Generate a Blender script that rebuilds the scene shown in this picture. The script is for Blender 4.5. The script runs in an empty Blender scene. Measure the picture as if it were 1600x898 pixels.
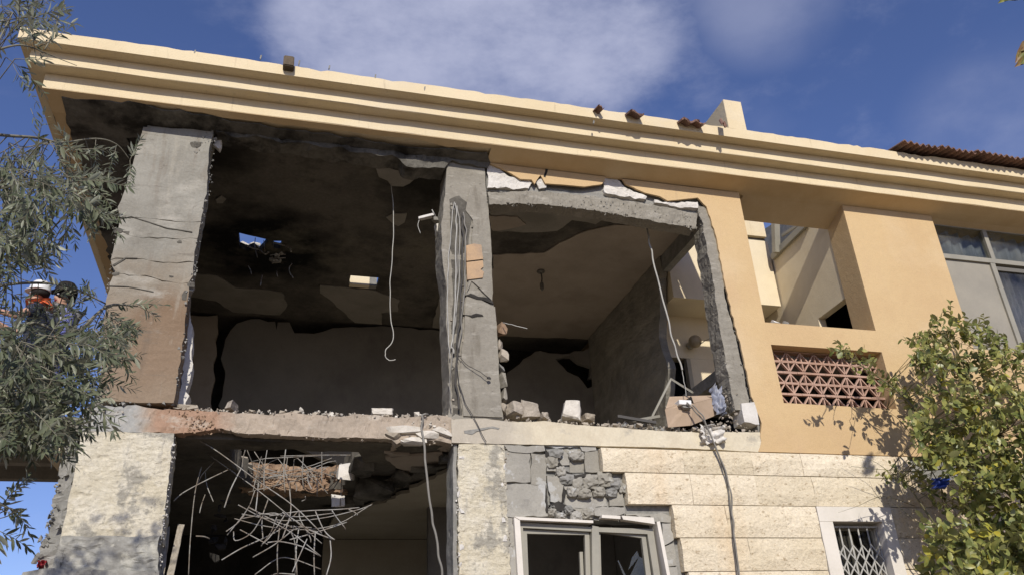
import bpy, bmesh, math, random
from mathutils import Vector, Matrix, noise
from mathutils.geometry import intersect_point_line
random.seed(7)
R = math.radians
C = bpy.context.scene.collection
SC = bpy.context.scene
U = random.uniform

# ------------------------------------------------------------------ camera
FPX = 1296.14                      # focal length in pixels of a 1600 px wide picture
YAW, PITCH, ROLL = 0.29091625, 0.46723896, 0.05313845
CAM = Vector((0.0, -8.0, 1.6))
_f = Vector((math.sin(YAW)*math.cos(PITCH), math.cos(YAW)*math.cos(PITCH), math.sin(PITCH)))
_r0 = Vector((math.cos(YAW), -math.sin(YAW), 0)); _d0 = -_r0.cross(_f)
_r = math.cos(ROLL)*_r0 + math.sin(ROLL)*_d0
_d = -math.sin(ROLL)*_r0 + math.cos(ROLL)*_d0
cam = bpy.data.cameras.new('camera'); cob = bpy.data.objects.new('camera', cam); C.objects.link(cob)
cam.sensor_width = 36; cam.sensor_fit = 'HORIZONTAL'; cam.lens = 36*FPX/1600
cam.clip_start = 0.05; cam.clip_end = 2000
m = Matrix((_r, -_d, -_f)).transposed().to_4x4(); m.translation = CAM
cob.matrix_world = m; SC.camera = cob

# ------------------------------------------------------------------ sky and sun
SUN = Vector((0.17, 1.0, -0.62)).normalized()      # direction the light travels
ELEV = math.asin(-SUN.z); AZ = math.atan2(-SUN.x, -SUN.y)   # compass bearing of the sun from +Y
SC.view_settings.view_transform = 'Standard'; SC.view_settings.look = 'None'
SC.view_settings.exposure = 0.0; SC.view_settings.gamma = 1.0
W = bpy.data.worlds.new('World'); SC.world = W; W.use_nodes = True
nt = W.node_tree; nt.nodes.clear(); N = nt.nodes.new; LK = nt.links.new
sky = N('ShaderNodeTexSky'); sky.sky_type = 'NISHITA'; sky.sun_disc = False
sky.sun_elevation = ELEV; sky.sun_rotation = AZ; sky.altitude = 300
sky.air_density = 1.0; sky.dust_density = 0.5; sky.ozone_density = 2.2
tc = N('ShaderNodeTexCoord')
def vdir(px, py): return (_f + _r*((px-800)/FPX) + _d*((py-449)/FPX)).normalized()
def wnoise(scale, detail, lo, hi, rough=0.55, stretch=(1, 1, 1.6)):
    mp = N('ShaderNodeMapping'); mp.inputs['Scale'].default_value = stretch; LK(tc.outputs['Generated'], mp.inputs['Vector'])
    n = N('ShaderNodeTexNoise'); n.inputs['Scale'].default_value = scale; n.inputs['Detail'].default_value = detail
    n.inputs['Roughness'].default_value = rough; LK(mp.outputs[0], n.inputs['Vector'])
    r = N('ShaderNodeMapRange'); r.inputs[1].default_value = lo; r.inputs[2].default_value = hi; LK(n.outputs['Fac'], r.inputs[0])
    r.interpolation_type = 'SMOOTHSTEP'
    return r.outputs[0]
def wmath(op, a, b):
    n = N('ShaderNodeMath'); n.operation = op; n.use_clamp = (op == 'ADD')
    for i, v in enumerate((a, b)):
        if isinstance(v, (int, float)): n.inputs[i].default_value = v
        else: LK(v, n.inputs[i])
    return n.outputs[0]
def blob(px, py, inner, outer):      # a cloud bank seen in one direction of the sky
    d = N('ShaderNodeVectorMath'); d.operation = 'DOT_PRODUCT'; d.inputs[1].default_value = vdir(px, py)
    nv = N('ShaderNodeVectorMath'); nv.operation = 'NORMALIZE'; LK(tc.outputs['Generated'], nv.inputs[0]); LK(nv.outputs[0], d.inputs[0])
    r = N('ShaderNodeMapRange'); r.interpolation_type = 'SMOOTHSTEP'
    r.inputs[1].default_value = math.cos(R(outer)); r.inputs[2].default_value = math.cos(R(inner)); LK(d.outputs['Value'], r.inputs[0])
    return r.outputs[0]
soft = wnoise(4.0, 8, 0.36, 0.68)
big = blob(790, 40, 3, 13.5)
for b in ((905, 70, 1, 8), (640, 30, 1, 9), (520, 60, 0.5, 5.5), (870, 120, 0, 5)): big = wmath('MAXIMUM', big, blob(*b))
def ramp(v, a, b):
    r = N('ShaderNodeMapRange'); r.inputs[1].default_value = a; r.inputs[2].default_value = b; r.interpolation_type = 'SMOOTHSTEP'; LK(v, r.inputs[0]); return r.outputs[0]
wisp = wnoise(5.5, 10, 0.25, 0.75, .62, (1, 1.25, 2.0))
def addn(a, b, k):
    n = N('ShaderNodeMath'); n.operation = 'MULTIPLY_ADD'; LK(b, n.inputs[0]); n.inputs[1].default_value = k; LK(a, n.inputs[2]); return n.outputs[0]
c1 = wmath('MULTIPLY', ramp(addn(big, wisp, .85), .38, 1.95), .95)
c2 = wmath('MULTIPLY', wmath('MAXIMUM', blob(1190, -20, 0, 6), blob(1580, 215, 0, 7)), wmath('ADD', wmath('MULTIPLY', soft, 0.34), 0.06))
c3 = wmath('MULTIPLY', wnoise(1.6, 6, 0.6, 0.85), 0.4)
cl = wmath('MAXIMUM', wmath('MAXIMUM', c1, c2), c3)
cl = wmath('MULTIPLY', cl, 0.92)
mx = N('ShaderNodeMix'); mx.data_type = 'RGBA'
tint = N('ShaderNodeMix'); tint.data_type = 'RGBA'; tint.blend_type = 'MULTIPLY'; tint.inputs[0].default_value = 1.0
LK(sky.outputs[0], tint.inputs[6]); tint.inputs[7].default_value = (.86, .87, 1.2, 1)
LK(cl, mx.inputs[0]); LK(tint.outputs[2], mx.inputs[6]); mx.inputs[7].default_value = (5.0, 5.25, 6.9, 1)
bg = N('ShaderNodeBackground'); bg.inputs['Strength'].default_value = 0.105; LK(mx.outputs[2], bg.inputs['Color'])
out = N('ShaderNodeOutputWorld'); LK(bg.outputs[0], out.inputs['Surface'])
sl = bpy.data.lights.new('sun', 'SUN'); sl.energy = 4.4; sl.angle = R(0.53); sl.color = (1.0, 0.945, 0.86)
so = bpy.data.objects.new('sun', sl); C.objects.link(so); so.rotation_euler = SUN.to_track_quat('-Z', 'Y').to_euler()
so.location = (-5, -30, 20)

# ------------------------------------------------------------------ points read off the survey picture
def ray(px, py): return _f + _r*((px-800)/FPX) + _d*((py-449)/FPX)
def P(px, py, Y=0.0): d = ray(px, py); return CAM + d*((Y-CAM.y)/d.y)
def PZ(px, py, Z): d = ray(px, py); return CAM + d*((Z-CAM.z)/d.z)
def PX(px, py, X): d = ray(px, py); return CAM + d*((X-CAM.x)/d.x)
def xz(pts, Y=0.0): return [(P(a, b, Y).x, P(a, b, Y).z) for a, b in pts]
def xy(pts, Z): return [(PZ(a, b, Z).x, PZ(a, b, Z).y) for a, b in pts]
def yz(pts, X): return [(PX(a, b, X).y, PX(a, b, X).z) for a, b in pts]
def crop(pts, x0, y0, s): return [(x0+a/s, y0+b/s) for a, b in pts]

# ------------------------------------------------------------------ materials
def mat(name, base, alt=None, vary=0, scale=4.0, lo=0.42, hi=0.62, rough=0.9, bump=0.3, bscale=40.0, fine=0.12, extra=(), stretch=(1, 1, 1), bdist=0.01, spec=0.2):
    """two-tone procedural surface: base/alt by large noise, fine speckle, relief; extra = further stains"""
    M = bpy.data.materials.new(name); M.use_nodes = True
    t = M.node_tree; b = t.nodes['Principled BSDF']; n = t.nodes.new; k = t.links.new
    b.inputs['Roughness'].default_value = rough
    b.inputs['Specular IOR Level'].default_value = spec
    g = n('ShaderNodeNewGeometry'); mp = n('ShaderNodeMapping'); mp.inputs['Scale'].default_value = stretch
    k(g.outputs['Position'], mp.inputs['Vector'])
    def nz(s, d=5, r=0.6, v=None, off=0):
        q = n('ShaderNodeTexNoise'); q.inputs['Scale'].default_value = s; q.inputs['Detail'].default_value = d
        q.inputs['Roughness'].default_value = r; k(v or mp.outputs[0], q.inputs['Vector']); return q.outputs['Fac']
    def rng(v, a, c, o0=0.0, o1=1.0):
        q = n('ShaderNodeMapRange'); q.inputs[1].default_value = a; q.inputs[2].default_value = c
        q.inputs[3].default_value = o0; q.inputs[4].default_value = o1; k(v, q.inputs[0]); return q.outputs[0]
    def mul(a, c):
        q = n('ShaderNodeMath'); q.operation = 'MULTIPLY'
        for i, v in enumerate((a, c)):
            if isinstance(v, (int, float)): q.inputs[i].default_value = v
            else: k(v, q.inputs[i])
        return q.outputs[0]
    def mixc(f, a, c, mode='MIX'):
        q = n('ShaderNodeMix'); q.data_type = 'RGBA'; q.blend_type = mode
        if isinstance(f, (int, float)): q.inputs[0].default_value = f
        else: k(f, q.inputs[0])
        for i, v in ((6, a), (7, c)):
            if isinstance(v, tuple): q.inputs[i].default_value = (*v, 1)
            else: k(v, q.inputs[i])
        return q.outputs[2]
    col = base
    if alt: col = mixc(rng(nz(scale, 6, 0.65), lo, hi), base, alt)
    for e in extra:
        # (kind, colour, ...) stains with a place of their own
        if e[0] == 'box':      # stain within soft limits on one axis, broken up by noise: axis, edge, softness, sign
            _, c2, ax, edge, sft, sg, amt, ns = e
            sp = n('ShaderNodeSeparateXYZ'); k(g.outputs['Position'], sp.inputs[0])
            w = n('ShaderNodeMath'); w.operation = 'MULTIPLY_ADD'; k(nz(ns, 5, 0.6), w.inputs[0]); w.inputs[1].default_value = sft*2.4
            k(sp.outputs[ax], w.inputs[2])
            f = rng(w.outputs[0], edge+sft*1.2-sft*0.5*sg, edge+sft*1.2+sft*0.5*sg)
            col = mixc(mul(f, amt), col if not isinstance(col, tuple) else col, c2)
        elif e[0] == 'spot':   # round stain with a ragged rim: centre, radius
            _, c2, ce, rad, amt, ns = e
            d = n('ShaderNodeVectorMath'); d.operation = 'DISTANCE'; k(g.outputs['Position'], d.inputs[0]); d.inputs[1].default_value = ce
            w = n('ShaderNodeMath'); w.operation = 'MULTIPLY_ADD'; k(nz(ns, 5, 0.6), w.inputs[0]); w.inputs[1].default_value = rad*1.2; k(d.outputs['Value'], w.inputs[2])
            f = rng(w.outputs[0], rad*1.6-rad*0.35, rad*1.6+rad*0.2, 1.0, 0.0)
            col = mixc(mul(f, amt), col, c2)
        elif e[0] == 'noise':
            _, c2, s, a, c, amt, st = e
            m2 = n('ShaderNodeMapping'); m2.inputs['Scale'].default_value = st; m2.inputs['Location'].default_value = (s*1.7, 3.1, s*.3); k(g.outputs['Position'], m2.inputs['Vector'])
            col = mixc(mul(rng(nz(s, 6, 0.65, m2.outputs[0]), a, c), amt), col, c2)
    if fine:
        col = mixc(1.0, col, mixc(nz(bscale*1.3, 3, 0.7), (1-fine*1.6,)*3, (1+fine*1.2,)*3), 'MULTIPLY')
    if vary:
        oi = n('ShaderNodeObjectInfo'); col = mixc(1.0, col, mixc(oi.outputs['Random'], (1-vary, 1-vary*1.15, 1-vary*1.5), (1+vary*.5, 1+vary*.5, 1+vary*.6)), 'MULTIPLY')
    if isinstance(col, tuple): b.inputs['Base Color'].default_value = (*col, 1)
    else: k(col, b.inputs['Base Color'])
    if bump:
        h = n('ShaderNodeMath'); h.operation = 'ADD'; k(nz(bscale, 6, 0.7), h.inputs[0]); k(mul(nz(bscale*0.17, 4, 0.6), 1.5), h.inputs[1])
        bp = n('ShaderNodeBump'); bp.inputs['Strength'].default_value = bump; bp.inputs['Distance'].default_value = bdist
        k(h.outputs[0], bp.inputs['Height']); k(bp.outputs[0], b.inputs['Normal'])
    return M
SOOT = (0.018, 0.016, 0.013)
M = {}
M['cream'] = mat('cream_render', (.665, .555, .365), (.63, .515, .325), scale=1.3, rough=.85, bump=.3, bscale=50, fine=.08,
                 extra=(('noise', (.38, .31, .20), 2.6, .61, .72, .55, (5, 5, .5)), ('noise', (.56, .50, .42), .5, .56, .7, .4, (1, 1, 2)), ('noise', (.46, .38, .25), .9, .60, .78, .5, (1, 1, 5)), ('noise', (.70, .53, .36), 2.3, .6, .7, .35, (1, 1, 1))))
M['soffit'] = mat('soffit_render', (.60, .455, .265), (.54, .39, .21), scale=1.1, rough=.9, bump=.15, bscale=45, fine=.06,
                 extra=(('box', (.13, .115, .085), 1, -0.20, .10, 1, .0, 3.0),))
M['orange'] = mat('ochre_wall_paint', (.555, .40, .215), (.52, .365, .195), scale=.9, rough=.85, bump=.4, bscale=60, fine=.09,
                 extra=(('noise', (.42, .31, .185), 2.1, .60, .74, .45, (4, 4, .35)), ('noise', (.62, .49, .32), .6, .55, .75, .45, (1, 1, 1)), ('noise', (.49, .335, .205), 1.3, .56, .8, .6, (1, 1, .4)), ('noise', (.60, .43, .265), 3.5, .62, .75, .4, (1, 1, 1))))
M['patch'] = mat('faded_pink_paint', (.44, .30, .18), (.36, .255, .17), scale=5, rough=.9, bump=.4, bscale=40, fine=.1)
M['pale'] = mat('pale_wall_paint', (.70, .60, .42), (.64, .54, .37), scale=1.2, rough=.9, bump=.2, bscale=50, fine=.06,
                 extra=(('noise', (.42, .33, .2), 2.5, .62, .8, .5, (1, 1, .5)),))
M['concrete'] = mat('grey_concrete', (.27, .25, .205), (.20, .185, .155), scale=2.5, rough=.95, bump=.7, bscale=28, fine=.16,
                 extra=(('noise', (.34, .315, .26), 1.5, .52, .68, .7, (.5, .5, 4)), ('noise', (.12, .11, .095), 4.5, .62, .72, .6, (1, 1, .6))))
M['jamb'] = mat('jamb_concrete', (.265, .243, .20), (.225, .205, .168), scale=3, rough=.95, bump=.7, bscale=26, fine=.14,
                 extra=(('noise', (.32, .295, .245), 2, .55, .7, .6, (1, 1, .35)), ('noise', (.16, .14, .11), 3.1, .58, .68, .6, (2, 2, .4)), ('noise', (.36, .335, .285), 4.2, .56, .64, .6, (.7, .7, 3)), ('noise', (.13, .115, .09), 11, .62, .70, .7, (1, 1, 1.6))))
M['column'] = mat('column_concrete', (.285, .27, .23), (.225, .21, .175), scale=1.7, rough=.95, bump=.6, bscale=30, fine=.15,
                 extra=(('box', (.25, .195, .135), 2, 5.7, .9, -1, .8, 1.6),
                        ('spot', (.18, .112, .065), (-1.12, 0, 4.95), .5, .75, 2.3), ('box', (.235, .17, .115), 2, 5.15, .5, -1, .7, 2.6), ('noise', (.16, .12, .085), 2.2, .55, .66, .6, (1.5, 1.5, .2)), ('noise', (.36, .33, .27), 2.8, .58, .68, .5, (2, 2, .25)), ('noise', (.39, .365, .31), 1.6, .55, .68, .7, (1, 1, 2)), ('noise', (.15, .13, .105), 2.6, .60, .68, .6, (.6, .6, 5)), ('noise', (.12, .10, .08), 5, .66, .74, .7, (1, 1, 1))))
M['slab'] = mat('slab_edge_concrete', (.40, .33, .255), (.33, .275, .215), scale=3, rough=.95, bump=.8, bscale=30, fine=.15,
                 extra=(('spot', (.33, .20, .13), (-.85, 0, 4.14), .36, .85, 4.0), ('box', (.33, .33, .31), 0, -1.25, .12, -1, .9, 5.0),
                        ('noise', (.50, .45, .37), 3.5, .56, .66, .6, (1, 1, 2)), ('noise', (.13, .11, .09), 6, .64, .72, .6, (1, 1, 1))))
M['slabplaster'] = mat('cream_slab_plaster', (.60, .535, .40), (.54, .47, .345), scale=2.5, rough=.9, bump=.4, bscale=30, fine=.1,
                 extra=(('box', (.38, .34, .28), 0, 2.35, .35, -1, .8, 3.0), ('noise', (.33, .30, .25), 3.5, .60, .70, .6, (1, 1, 1.5)), ('noise', (.66, .60, .49), 6, .6, .7, .5, (1, 1, 1))))
M['pillar'] = mat('flaking_cream_plaster', (.56, .50, .37), (.62, .57, .455), scale=2.2, rough=.92, bump=1.0, bscale=26, fine=.2, bdist=.02,
                 extra=(('noise', (.40, .37, .31), 5, .58, .66, .6, (2.5, 2.5, .35)), ('noise', (.30, .27, .22), 26, .60, .68, .7, (1, 1, .7)), ('noise', (.30, .28, .235), 3.0, .545, .60, .85, (1, 1, .8)), ('noise', (.62, .57, .46), 7, .58, .64, .8, (1, 1, 1)), ('noise', (.22, .20, .17), 12, .64, .69, .7, (1, 1, .6))))
M['pillarfoot'] = mat('grey_flaking_stone', (.31, .30, .265), (.22, .21, .185), scale=6, rough=.95, bump=.9, bscale=16, fine=.2,
                 extra=(('noise', (.45, .43, .36), 6, .55, .62, .7, (1, 1, 1)), ('noise', (.09, .085, .075), 9, .62, .68, .8, (1, 1, 1))))
M['char'] = mat('sooty_ceiling', (.125, .112, .092), (.075, .068, .057), scale=1.4, rough=.98, bump=.5, bscale=18, fine=.25,
                 extra=(('spot', (.008, .008, .007), (-.45, 2.6, 7.45), 1.05, 1.0, 2.2), ('noise', (.165, .15, .115), .8, .52, .66, .7, (1, 1, 1)), ('noise', (.045, .04, .034), 1.3, .54, .64, .75, (1, 1, 1)), ('spot', SOOT, (1.6, .4, 7.45), .75, .9, 2.5), ('spot', SOOT, (-1.2, .1, 7.45), .8, .85, 2.5)))
M['ceilplaster'] = mat('smoked_ceiling_plaster', (.26, .24, .205), (.20, .185, .155), scale=1.6, rough=.95, bump=.25, bscale=30, fine=.1)
M['ceil2'] = mat('dusty_ceiling_plaster', (.37, .315, .255), (.30, .255, .205), scale=.9, rough=.95, bump=.2, bscale=30, fine=.08,
                 extra=(('noise', (.23, .19, .15), 1.3, .56, .75, .6, (1, 1, 1)),))
M['ceil3'] = mat('dim_olive_plaster', (.40, .355, .275), (.33, .29, .22), scale=.9, rough=.95, bump=.2, bscale=30, fine=.08)
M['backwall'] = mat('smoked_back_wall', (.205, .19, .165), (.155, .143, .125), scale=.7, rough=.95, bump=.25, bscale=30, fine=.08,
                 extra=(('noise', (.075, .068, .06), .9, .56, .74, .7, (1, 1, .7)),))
M['black'] = mat('burnt_or_shade_black', (.045, .041, .036), (.025, .023, .02), scale=2, rough=1, bump=.5, bscale=16, fine=.25)  # char on burnt parts; on room liners the black is painted-in shade
M['soffitsoot'] = mat('sooty_spalled_soffit', (.15, .14, .118), (.085, .078, .065), scale=2.4, rough=.98, bump=.8, bscale=20, fine=.25,
                 extra=(('noise', SOOT, 1.7, .50, .62, .85, (1, 1, 1)),))
M['stone'] = mat('bossed_limestone', (.72, .63, .475), (.68, .585, .425), vary=.10, scale=1.2, rough=.95, bump=.75, bscale=24, fine=.2, bdist=.03,
                 extra=(('noise', (.66, .49, .30), .7, .50, .62, .6, (1, 1, .2)), ('noise', (.36, .27, .165), 17, .585, .66, .8, (1, 1, 1.6)), ('noise', (.74, .66, .50), 5, .58, .7, .6, (1, 1, 1))))
M['mortar'] = mat('grey_mortar', (.27, .26, .235), (.20, .195, .175), scale=6, rough=.97, bump=.9, bscale=18, fine=.2)
M['groove'] = mat('dark_broken_render', (.125, .115, .095), (.075, .068, .058), scale=7, rough=.97, bump=.9, bscale=24, fine=.2)
M['block'] = mat('grey_concrete_block', (.345, .328, .285), (.295, .28, .245), vary=.14, scale=2.2, rough=.95, bump=.5, bscale=34, fine=.12,
                 extra=(('noise', (.45, .45, .43), 2.6, .57, .60, .8, (1, 1, 1)), ('noise', (.20, .19, .17), 4, .60, .70, .6, (1, 1, 1))))
M['whiteplaster'] = mat('white_plaster', (.62, .59, .54), (.54, .51, .46), scale=4, rough=.92, bump=.5, bscale=30, fine=.1)
M['marble'] = mat('white_marble_trim', (.66, .61, .535), (.60, .555, .48), scale=3, rough=.6, bump=.08, bscale=30, fine=.05, spec=.4)
M['alu'] = mat('grey_green_aluminium', (.29, .27, .215), (.25, .235, .19), scale=3, rough=.5, bump=.06, bscale=40, fine=.05, spec=.5)
M['aludark'] = mat('dusty_dark_frame', (.14, .13, .11), None, rough=.6, bump=.05, fine=.05, spec=.4)
M['brass'] = mat('tan_window_frame', (.40, .35, .25), (.34, .30, .22), scale=4, rough=.6, bump=.05, fine=.05, spec=.4)
M['breeze'] = mat('terracotta_breeze_block', (.47, .31, .235), (.40, .25, .18), scale=3, rough=.9, bump=.3, bscale=45, fine=.1)
M['tile'] = mat('weathered_clay_tile', (.23, .135, .10), (.15, .095, .078), scale=4, rough=.95, bump=.5, bscale=30, fine=.2,
                 extra=(('noise', (.20, .18, .14), 5, .58, .68, .6, (1, 1, 1)),))
M['rebar'] = mat('bent_steel_bar', (.33, .32, .295), (.19, .155, .12), scale=7, rough=.7, bump=.4, bscale=120, fine=.1)
M['wire'] = mat('pale_grey_cable', (.40, .385, .345), (.33, .32, .29), scale=6, rough=.6, bump=.05, fine=.05)
M['cable'] = mat('grey_cable', (.22, .205, .18), (.17, .16, .14), scale=6, rough=.6, bump=.05, fine=.05)
M['darkwire'] = mat('dark_cable', (.06, .055, .05), None, rough=.6, bump=0, fine=.05)
M['rubble'] = mat('broken_concrete', (.42, .37, .30), (.32, .28, .23), vary=.15, scale=6, rough=.97, bump=.8, bscale=30, fine=.15)
M['whiterubble'] = mat('broken_white_block', (.60, .555, .48), (.48, .44, .37), scale=6, rough=.97, bump=.6, bscale=30, fine=.12)
M['brownrubble'] = mat('rusty_broken_concrete', (.34, .235, .155), (.24, .155, .10), scale=5, rough=.97, bump=.9, bscale=22, fine=.2)
M['wood'] = mat('weathered_plank', (.36, .315, .25), (.25, .215, .165), scale=9, rough=.9, bump=.6, bscale=30, fine=.15, stretch=(6, 6, .8))
M['timber'] = mat('dark_brown_timber', (.13, .10, .07), (.09, .07, .05), scale=9, rough=.9, bump=.5, bscale=30, fine=.15)
M['card'] = mat('brown_cardboard', (.42, .315, .225), (.37, .275, .19), scale=3, rough=.9, bump=.1, fine=.06)
M['white'] = mat('white_plastic', (.72, .71, .68), None, rough=.4, bump=0, fine=.03, spec=.5)
M['cloth'] = mat('blue_grey_cloth', (.23, .25, .32), (.36, .37, .41), scale=14, rough=.95, bump=.4, bscale=60, fine=.1)
M['bluecloth'] = mat('blue_plaid_cloth', (.085, .10, .33), (.21, .23, .45), scale=22, rough=.95, bump=.3, bscale=80, fine=.1)
M['jeans'] = mat('blue_jeans', (.07, .085, .24), (.11, .13, .30), scale=9, rough=.95, bump=.3, bscale=90, fine=.15)
M['navy'] = mat('navy_cloth', (.028, .032, .055), (.045, .05, .075), scale=6, rough=.95, bump=.3, fine=.1)
M['orangecloth'] = mat('orange_safety_cloth', (.72, .16, .06), (.62, .13, .05), scale=6, rough=.8, bump=.2, fine=.06)
M['skin'] = mat('skin', (.43, .25, .17), (.38, .21, .14), scale=6, rough=.6, bump=.08, fine=.04, spec=.35)
M['hair'] = mat('black_hair', (.018, .015, .013), None, rough=.7, bump=.3, fine=.1)
M['helmet'] = mat('white_helmet_plastic', (.74, .73, .70), (.66, .65, .61), scale=9, rough=.35, bump=.03, fine=.03, spec=.5)
M['greyvest'] = mat('grey_striped_vest', (.52, .52, .50), (.10, .10, .11), scale=26, lo=.47, hi=.53, rough=.8, bump=.2, fine=.05)
M['red'] = mat('red_cloth', (.30, .035, .045), (.22, .025, .035), scale=9, rough=.9, bump=.3, fine=.1)
M['blue'] = mat('blue_plastic_sheet', (.025, .055, .27), (.03, .07, .33), scale=6, rough=.45, bump=.2, fine=.05, spec=.4)
M['bark'] = mat('olive_bark', (.17, .145, .11), (.10, .085, .065), scale=8, rough=.95, bump=.8, bscale=30, fine=.2)
M['twig'] = mat('grey_twig', (.21, .195, .145), (.15, .135, .10), scale=8, rough=.9, bump=.3, fine=.1)
M['stem'] = mat('green_brown_stem', (.12, .115, .055), (.16, .135, .08), scale=8, rough=.9, bump=.3, fine=.1)
M['bounce'] = mat('pale_bounce_floor', (.52, .46, .37), (.43, .375, .30), scale=1.2, rough=.95, bump=.5, bscale=20, fine=.15)  # pale tone picked to throw sunlight up onto the ceilings
M['ground'] = mat('dusty_ground', (.25, .20, .145), (.21, .165, .115), scale=.4, rough=.98, bump=.6, bscale=8, fine=.15)
M['lemon'] = mat('lemon_peel', (.62, .44, .03), (.55, .40, .03), scale=12, rough=.5, bump=.2, bscale=90, fine=.05)
M['lampglass'] = mat('dusty_lamp_globe', (.36, .285, .175), (.30, .235, .14), scale=6, rough=.5, bump=.03, fine=.04)
M['curtain'] = mat('pale_net_curtain', (.72, .73, .78), (.55, .56, .62), scale=2, rough=.95, bump=.2, bscale=60, fine=.06, stretch=(9, 9, .4))
M['lilac'] = mat('lilac_flower_curtain', (.74, .70, .80), (.50, .50, .60), scale=5, lo=.5, hi=.6, rough=.95, bump=.2, fine=.08, stretch=(2.4, 2.4, 1))
M['blind'] = mat('dusty_sliding_screen', (.30, .275, .225), (.26, .24, .20), scale=1.5, rough=.8, bump=.05, fine=.06)
def leafmat(name, a, b2, c, under, rough=.45):
    Mx = bpy.data.materials.new(name); Mx.use_nodes = True; t = Mx.node_tree; n = t.nodes.new; k = t.links.new
    b = t.nodes['Principled BSDF']; b.inputs['Roughness'].default_value = rough; b.inputs['Specular IOR Level'].default_value = .35
    g = n('ShaderNodeNewGeometry'); q = n('ShaderNodeTexNoise'); q.inputs['Scale'].default_value = 9; q.inputs['Detail'].default_value = 3
    k(g.outputs['Position'], q.inputs['Vector'])
    cr = n('ShaderNodeValToRGB'); k(q.outputs['Fac'], cr.inputs[0])
    cr.color_ramp.elements[0].position = .36; cr.color_ramp.elements[0].color = (*a, 1)
    cr.color_ramp.elements[1].position = .66; cr.color_ramp.elements[1].color = (*c, 1)
    e = cr.color_ramp.elements.new(.5); e.color = (*b2, 1)
    mm = n('ShaderNodeMix'); mm.data_type = 'RGBA'; k(g.outputs['Backfacing'], mm.inputs[0]); k(cr.outputs[0], mm.inputs[6]); mm.inputs[7].default_value = (*under, 1)
    k(mm.outputs[2], b.inputs['Base Color'])
    tr = n('ShaderNodeBsdfTranslucent'); k(mm.outputs[2], tr.inputs['Color'])
    ms = n('ShaderNodeMixShader'); ms.inputs[0].default_value = .22; k(b.outputs[0], ms.inputs[1]); k(tr.outputs[0], ms.inputs[2])
    k(ms.outputs[0], t.nodes['Material Output'].inputs['Surface'])
    return Mx
M['olive'] = leafmat('olive_leaf', (.068, .082, .044), (.11, .124, .070), (.18, .19, .115), (.35, .36, .27))
M['citrus'] = leafmat('citrus_leaf', (.095, .12, .034), (.21, .225, .062), (.38, .35, .10), (.29, .29, .12), .38)
M['yleaf'] = leafmat('yellow_leaf', (.42, .33, .04), (.40, .36, .05), (.30, .30, .04), (.35, .32, .06))
M['dryleaf'] = leafmat('dry_leaf', (.20, .11, .05), (.24, .17, .06), (.16, .17, .04), (.22, .15, .08))
def glassmat(name, tint, refl):
    Mx = bpy.data.materials.new(name); Mx.use_nodes = True; t = Mx.node_tree; n = t.nodes.new; k = t.links.new
    t.nodes.remove(t.nodes['Principled BSDF'])
    tp = n('ShaderNodeBsdfTransparent'); tp.inputs[0].default_value = (*tint, 1)
    gl = n('ShaderNodeBsdfGlossy'); gl.inputs['Roughness'].default_value = .12
    df = n('ShaderNodeBsdfDiffuse'); df.inputs[0].default_value = (.33, .31, .26, 1)
    q = n('ShaderNodeTexNoise'); q.inputs['Scale'].default_value = 3; g = n('ShaderNodeNewGeometry'); k(g.outputs['Position'], q.inputs['Vector'])
    r = n('ShaderNodeMapRange'); r.inputs[1].default_value = .35; r.inputs[2].default_value = .75; r.inputs[4].default_value = .14; k(q.outputs['Fac'], r.inputs[0])
    m1 = n('ShaderNodeMixShader'); m1.inputs[0].default_value = refl; k(tp.outputs[0], m1.inputs[1]); k(gl.outputs[0], m1.inputs[2])
    m2 = n('ShaderNodeMixShader'); k(r.outputs[0], m2.inputs[0]); k(m1.outputs[0], m2.inputs[1]); k(df.outputs[0], m2.inputs[2])
    k(m2.outputs[0], t.nodes['Material Output'].inputs['Surface']); return Mx
M['glass'] = glassmat('dusty_window_glass', (.72, .74, .72), .045)

# ------------------------------------------------------------------ object helpers
WLOC = {}
def hook(o, parent):
    if parent is not None:
        o.parent = parent
        if parent in WLOC: o.matrix_parent_inverse = Matrix.Translation(-WLOC[parent])
def mesh_obj(name, me, material, parent=None):
    o = bpy.data.objects.new(name, me); C.objects.link(o)
    if material is not None and not me.materials: me.materials.append(material)
    hook(o, parent); return o
def obj(name, bm, material, parent=None, smooth=False, normals=True):
    if normals: bmesh.ops.recalc_face_normals(bm, faces=bm.faces)
    me = bpy.data.meshes.new(name); bm.to_mesh(me); bm.free()
    if smooth: me.shade_smooth()
    return mesh_obj(name, me, material, parent)
def tag(o, label, cat, group=None):
    o['label'] = label; o['category'] = cat
    if group: o['group'] = group
    return o
def thing(name, label, cat, loc, group=None):
    o = bpy.data.objects.new(name, None); C.objects.link(o); o.empty_display_size = .2
    o.location = loc; WLOC[o] = Vector(loc); return tag(o, label, cat, group)
def struct(o): o['kind'] = 'structure'; return o
def box(bm, a, b):
    x0, y0, z0 = a; x1, y1, z1 = b
    v = [bm.verts.new(p) for p in ((x0, y0, z0), (x1, y0, z0), (x1, y1, z0), (x0, y1, z0), (x0, y0, z1), (x1, y0, z1), (x1, y1, z1), (x0, y1, z1))]
    for f in ((0, 1, 2, 3), (4, 5, 6, 7), (0, 1, 5, 4), (1, 2, 6, 5), (2, 3, 7, 6), (3, 0, 4, 7)): bm.faces.new([v[i] for i in f])
def boxo(name, a, b, material, parent, bevel=0):
    bm = bmesh.new(); box(bm, a, b)
    if bevel: bmesh.ops.bevel(bm, geom=bm.edges[:], offset=bevel, segments=1, affect='EDGES')
    return obj(name, bm, material, parent)
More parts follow.
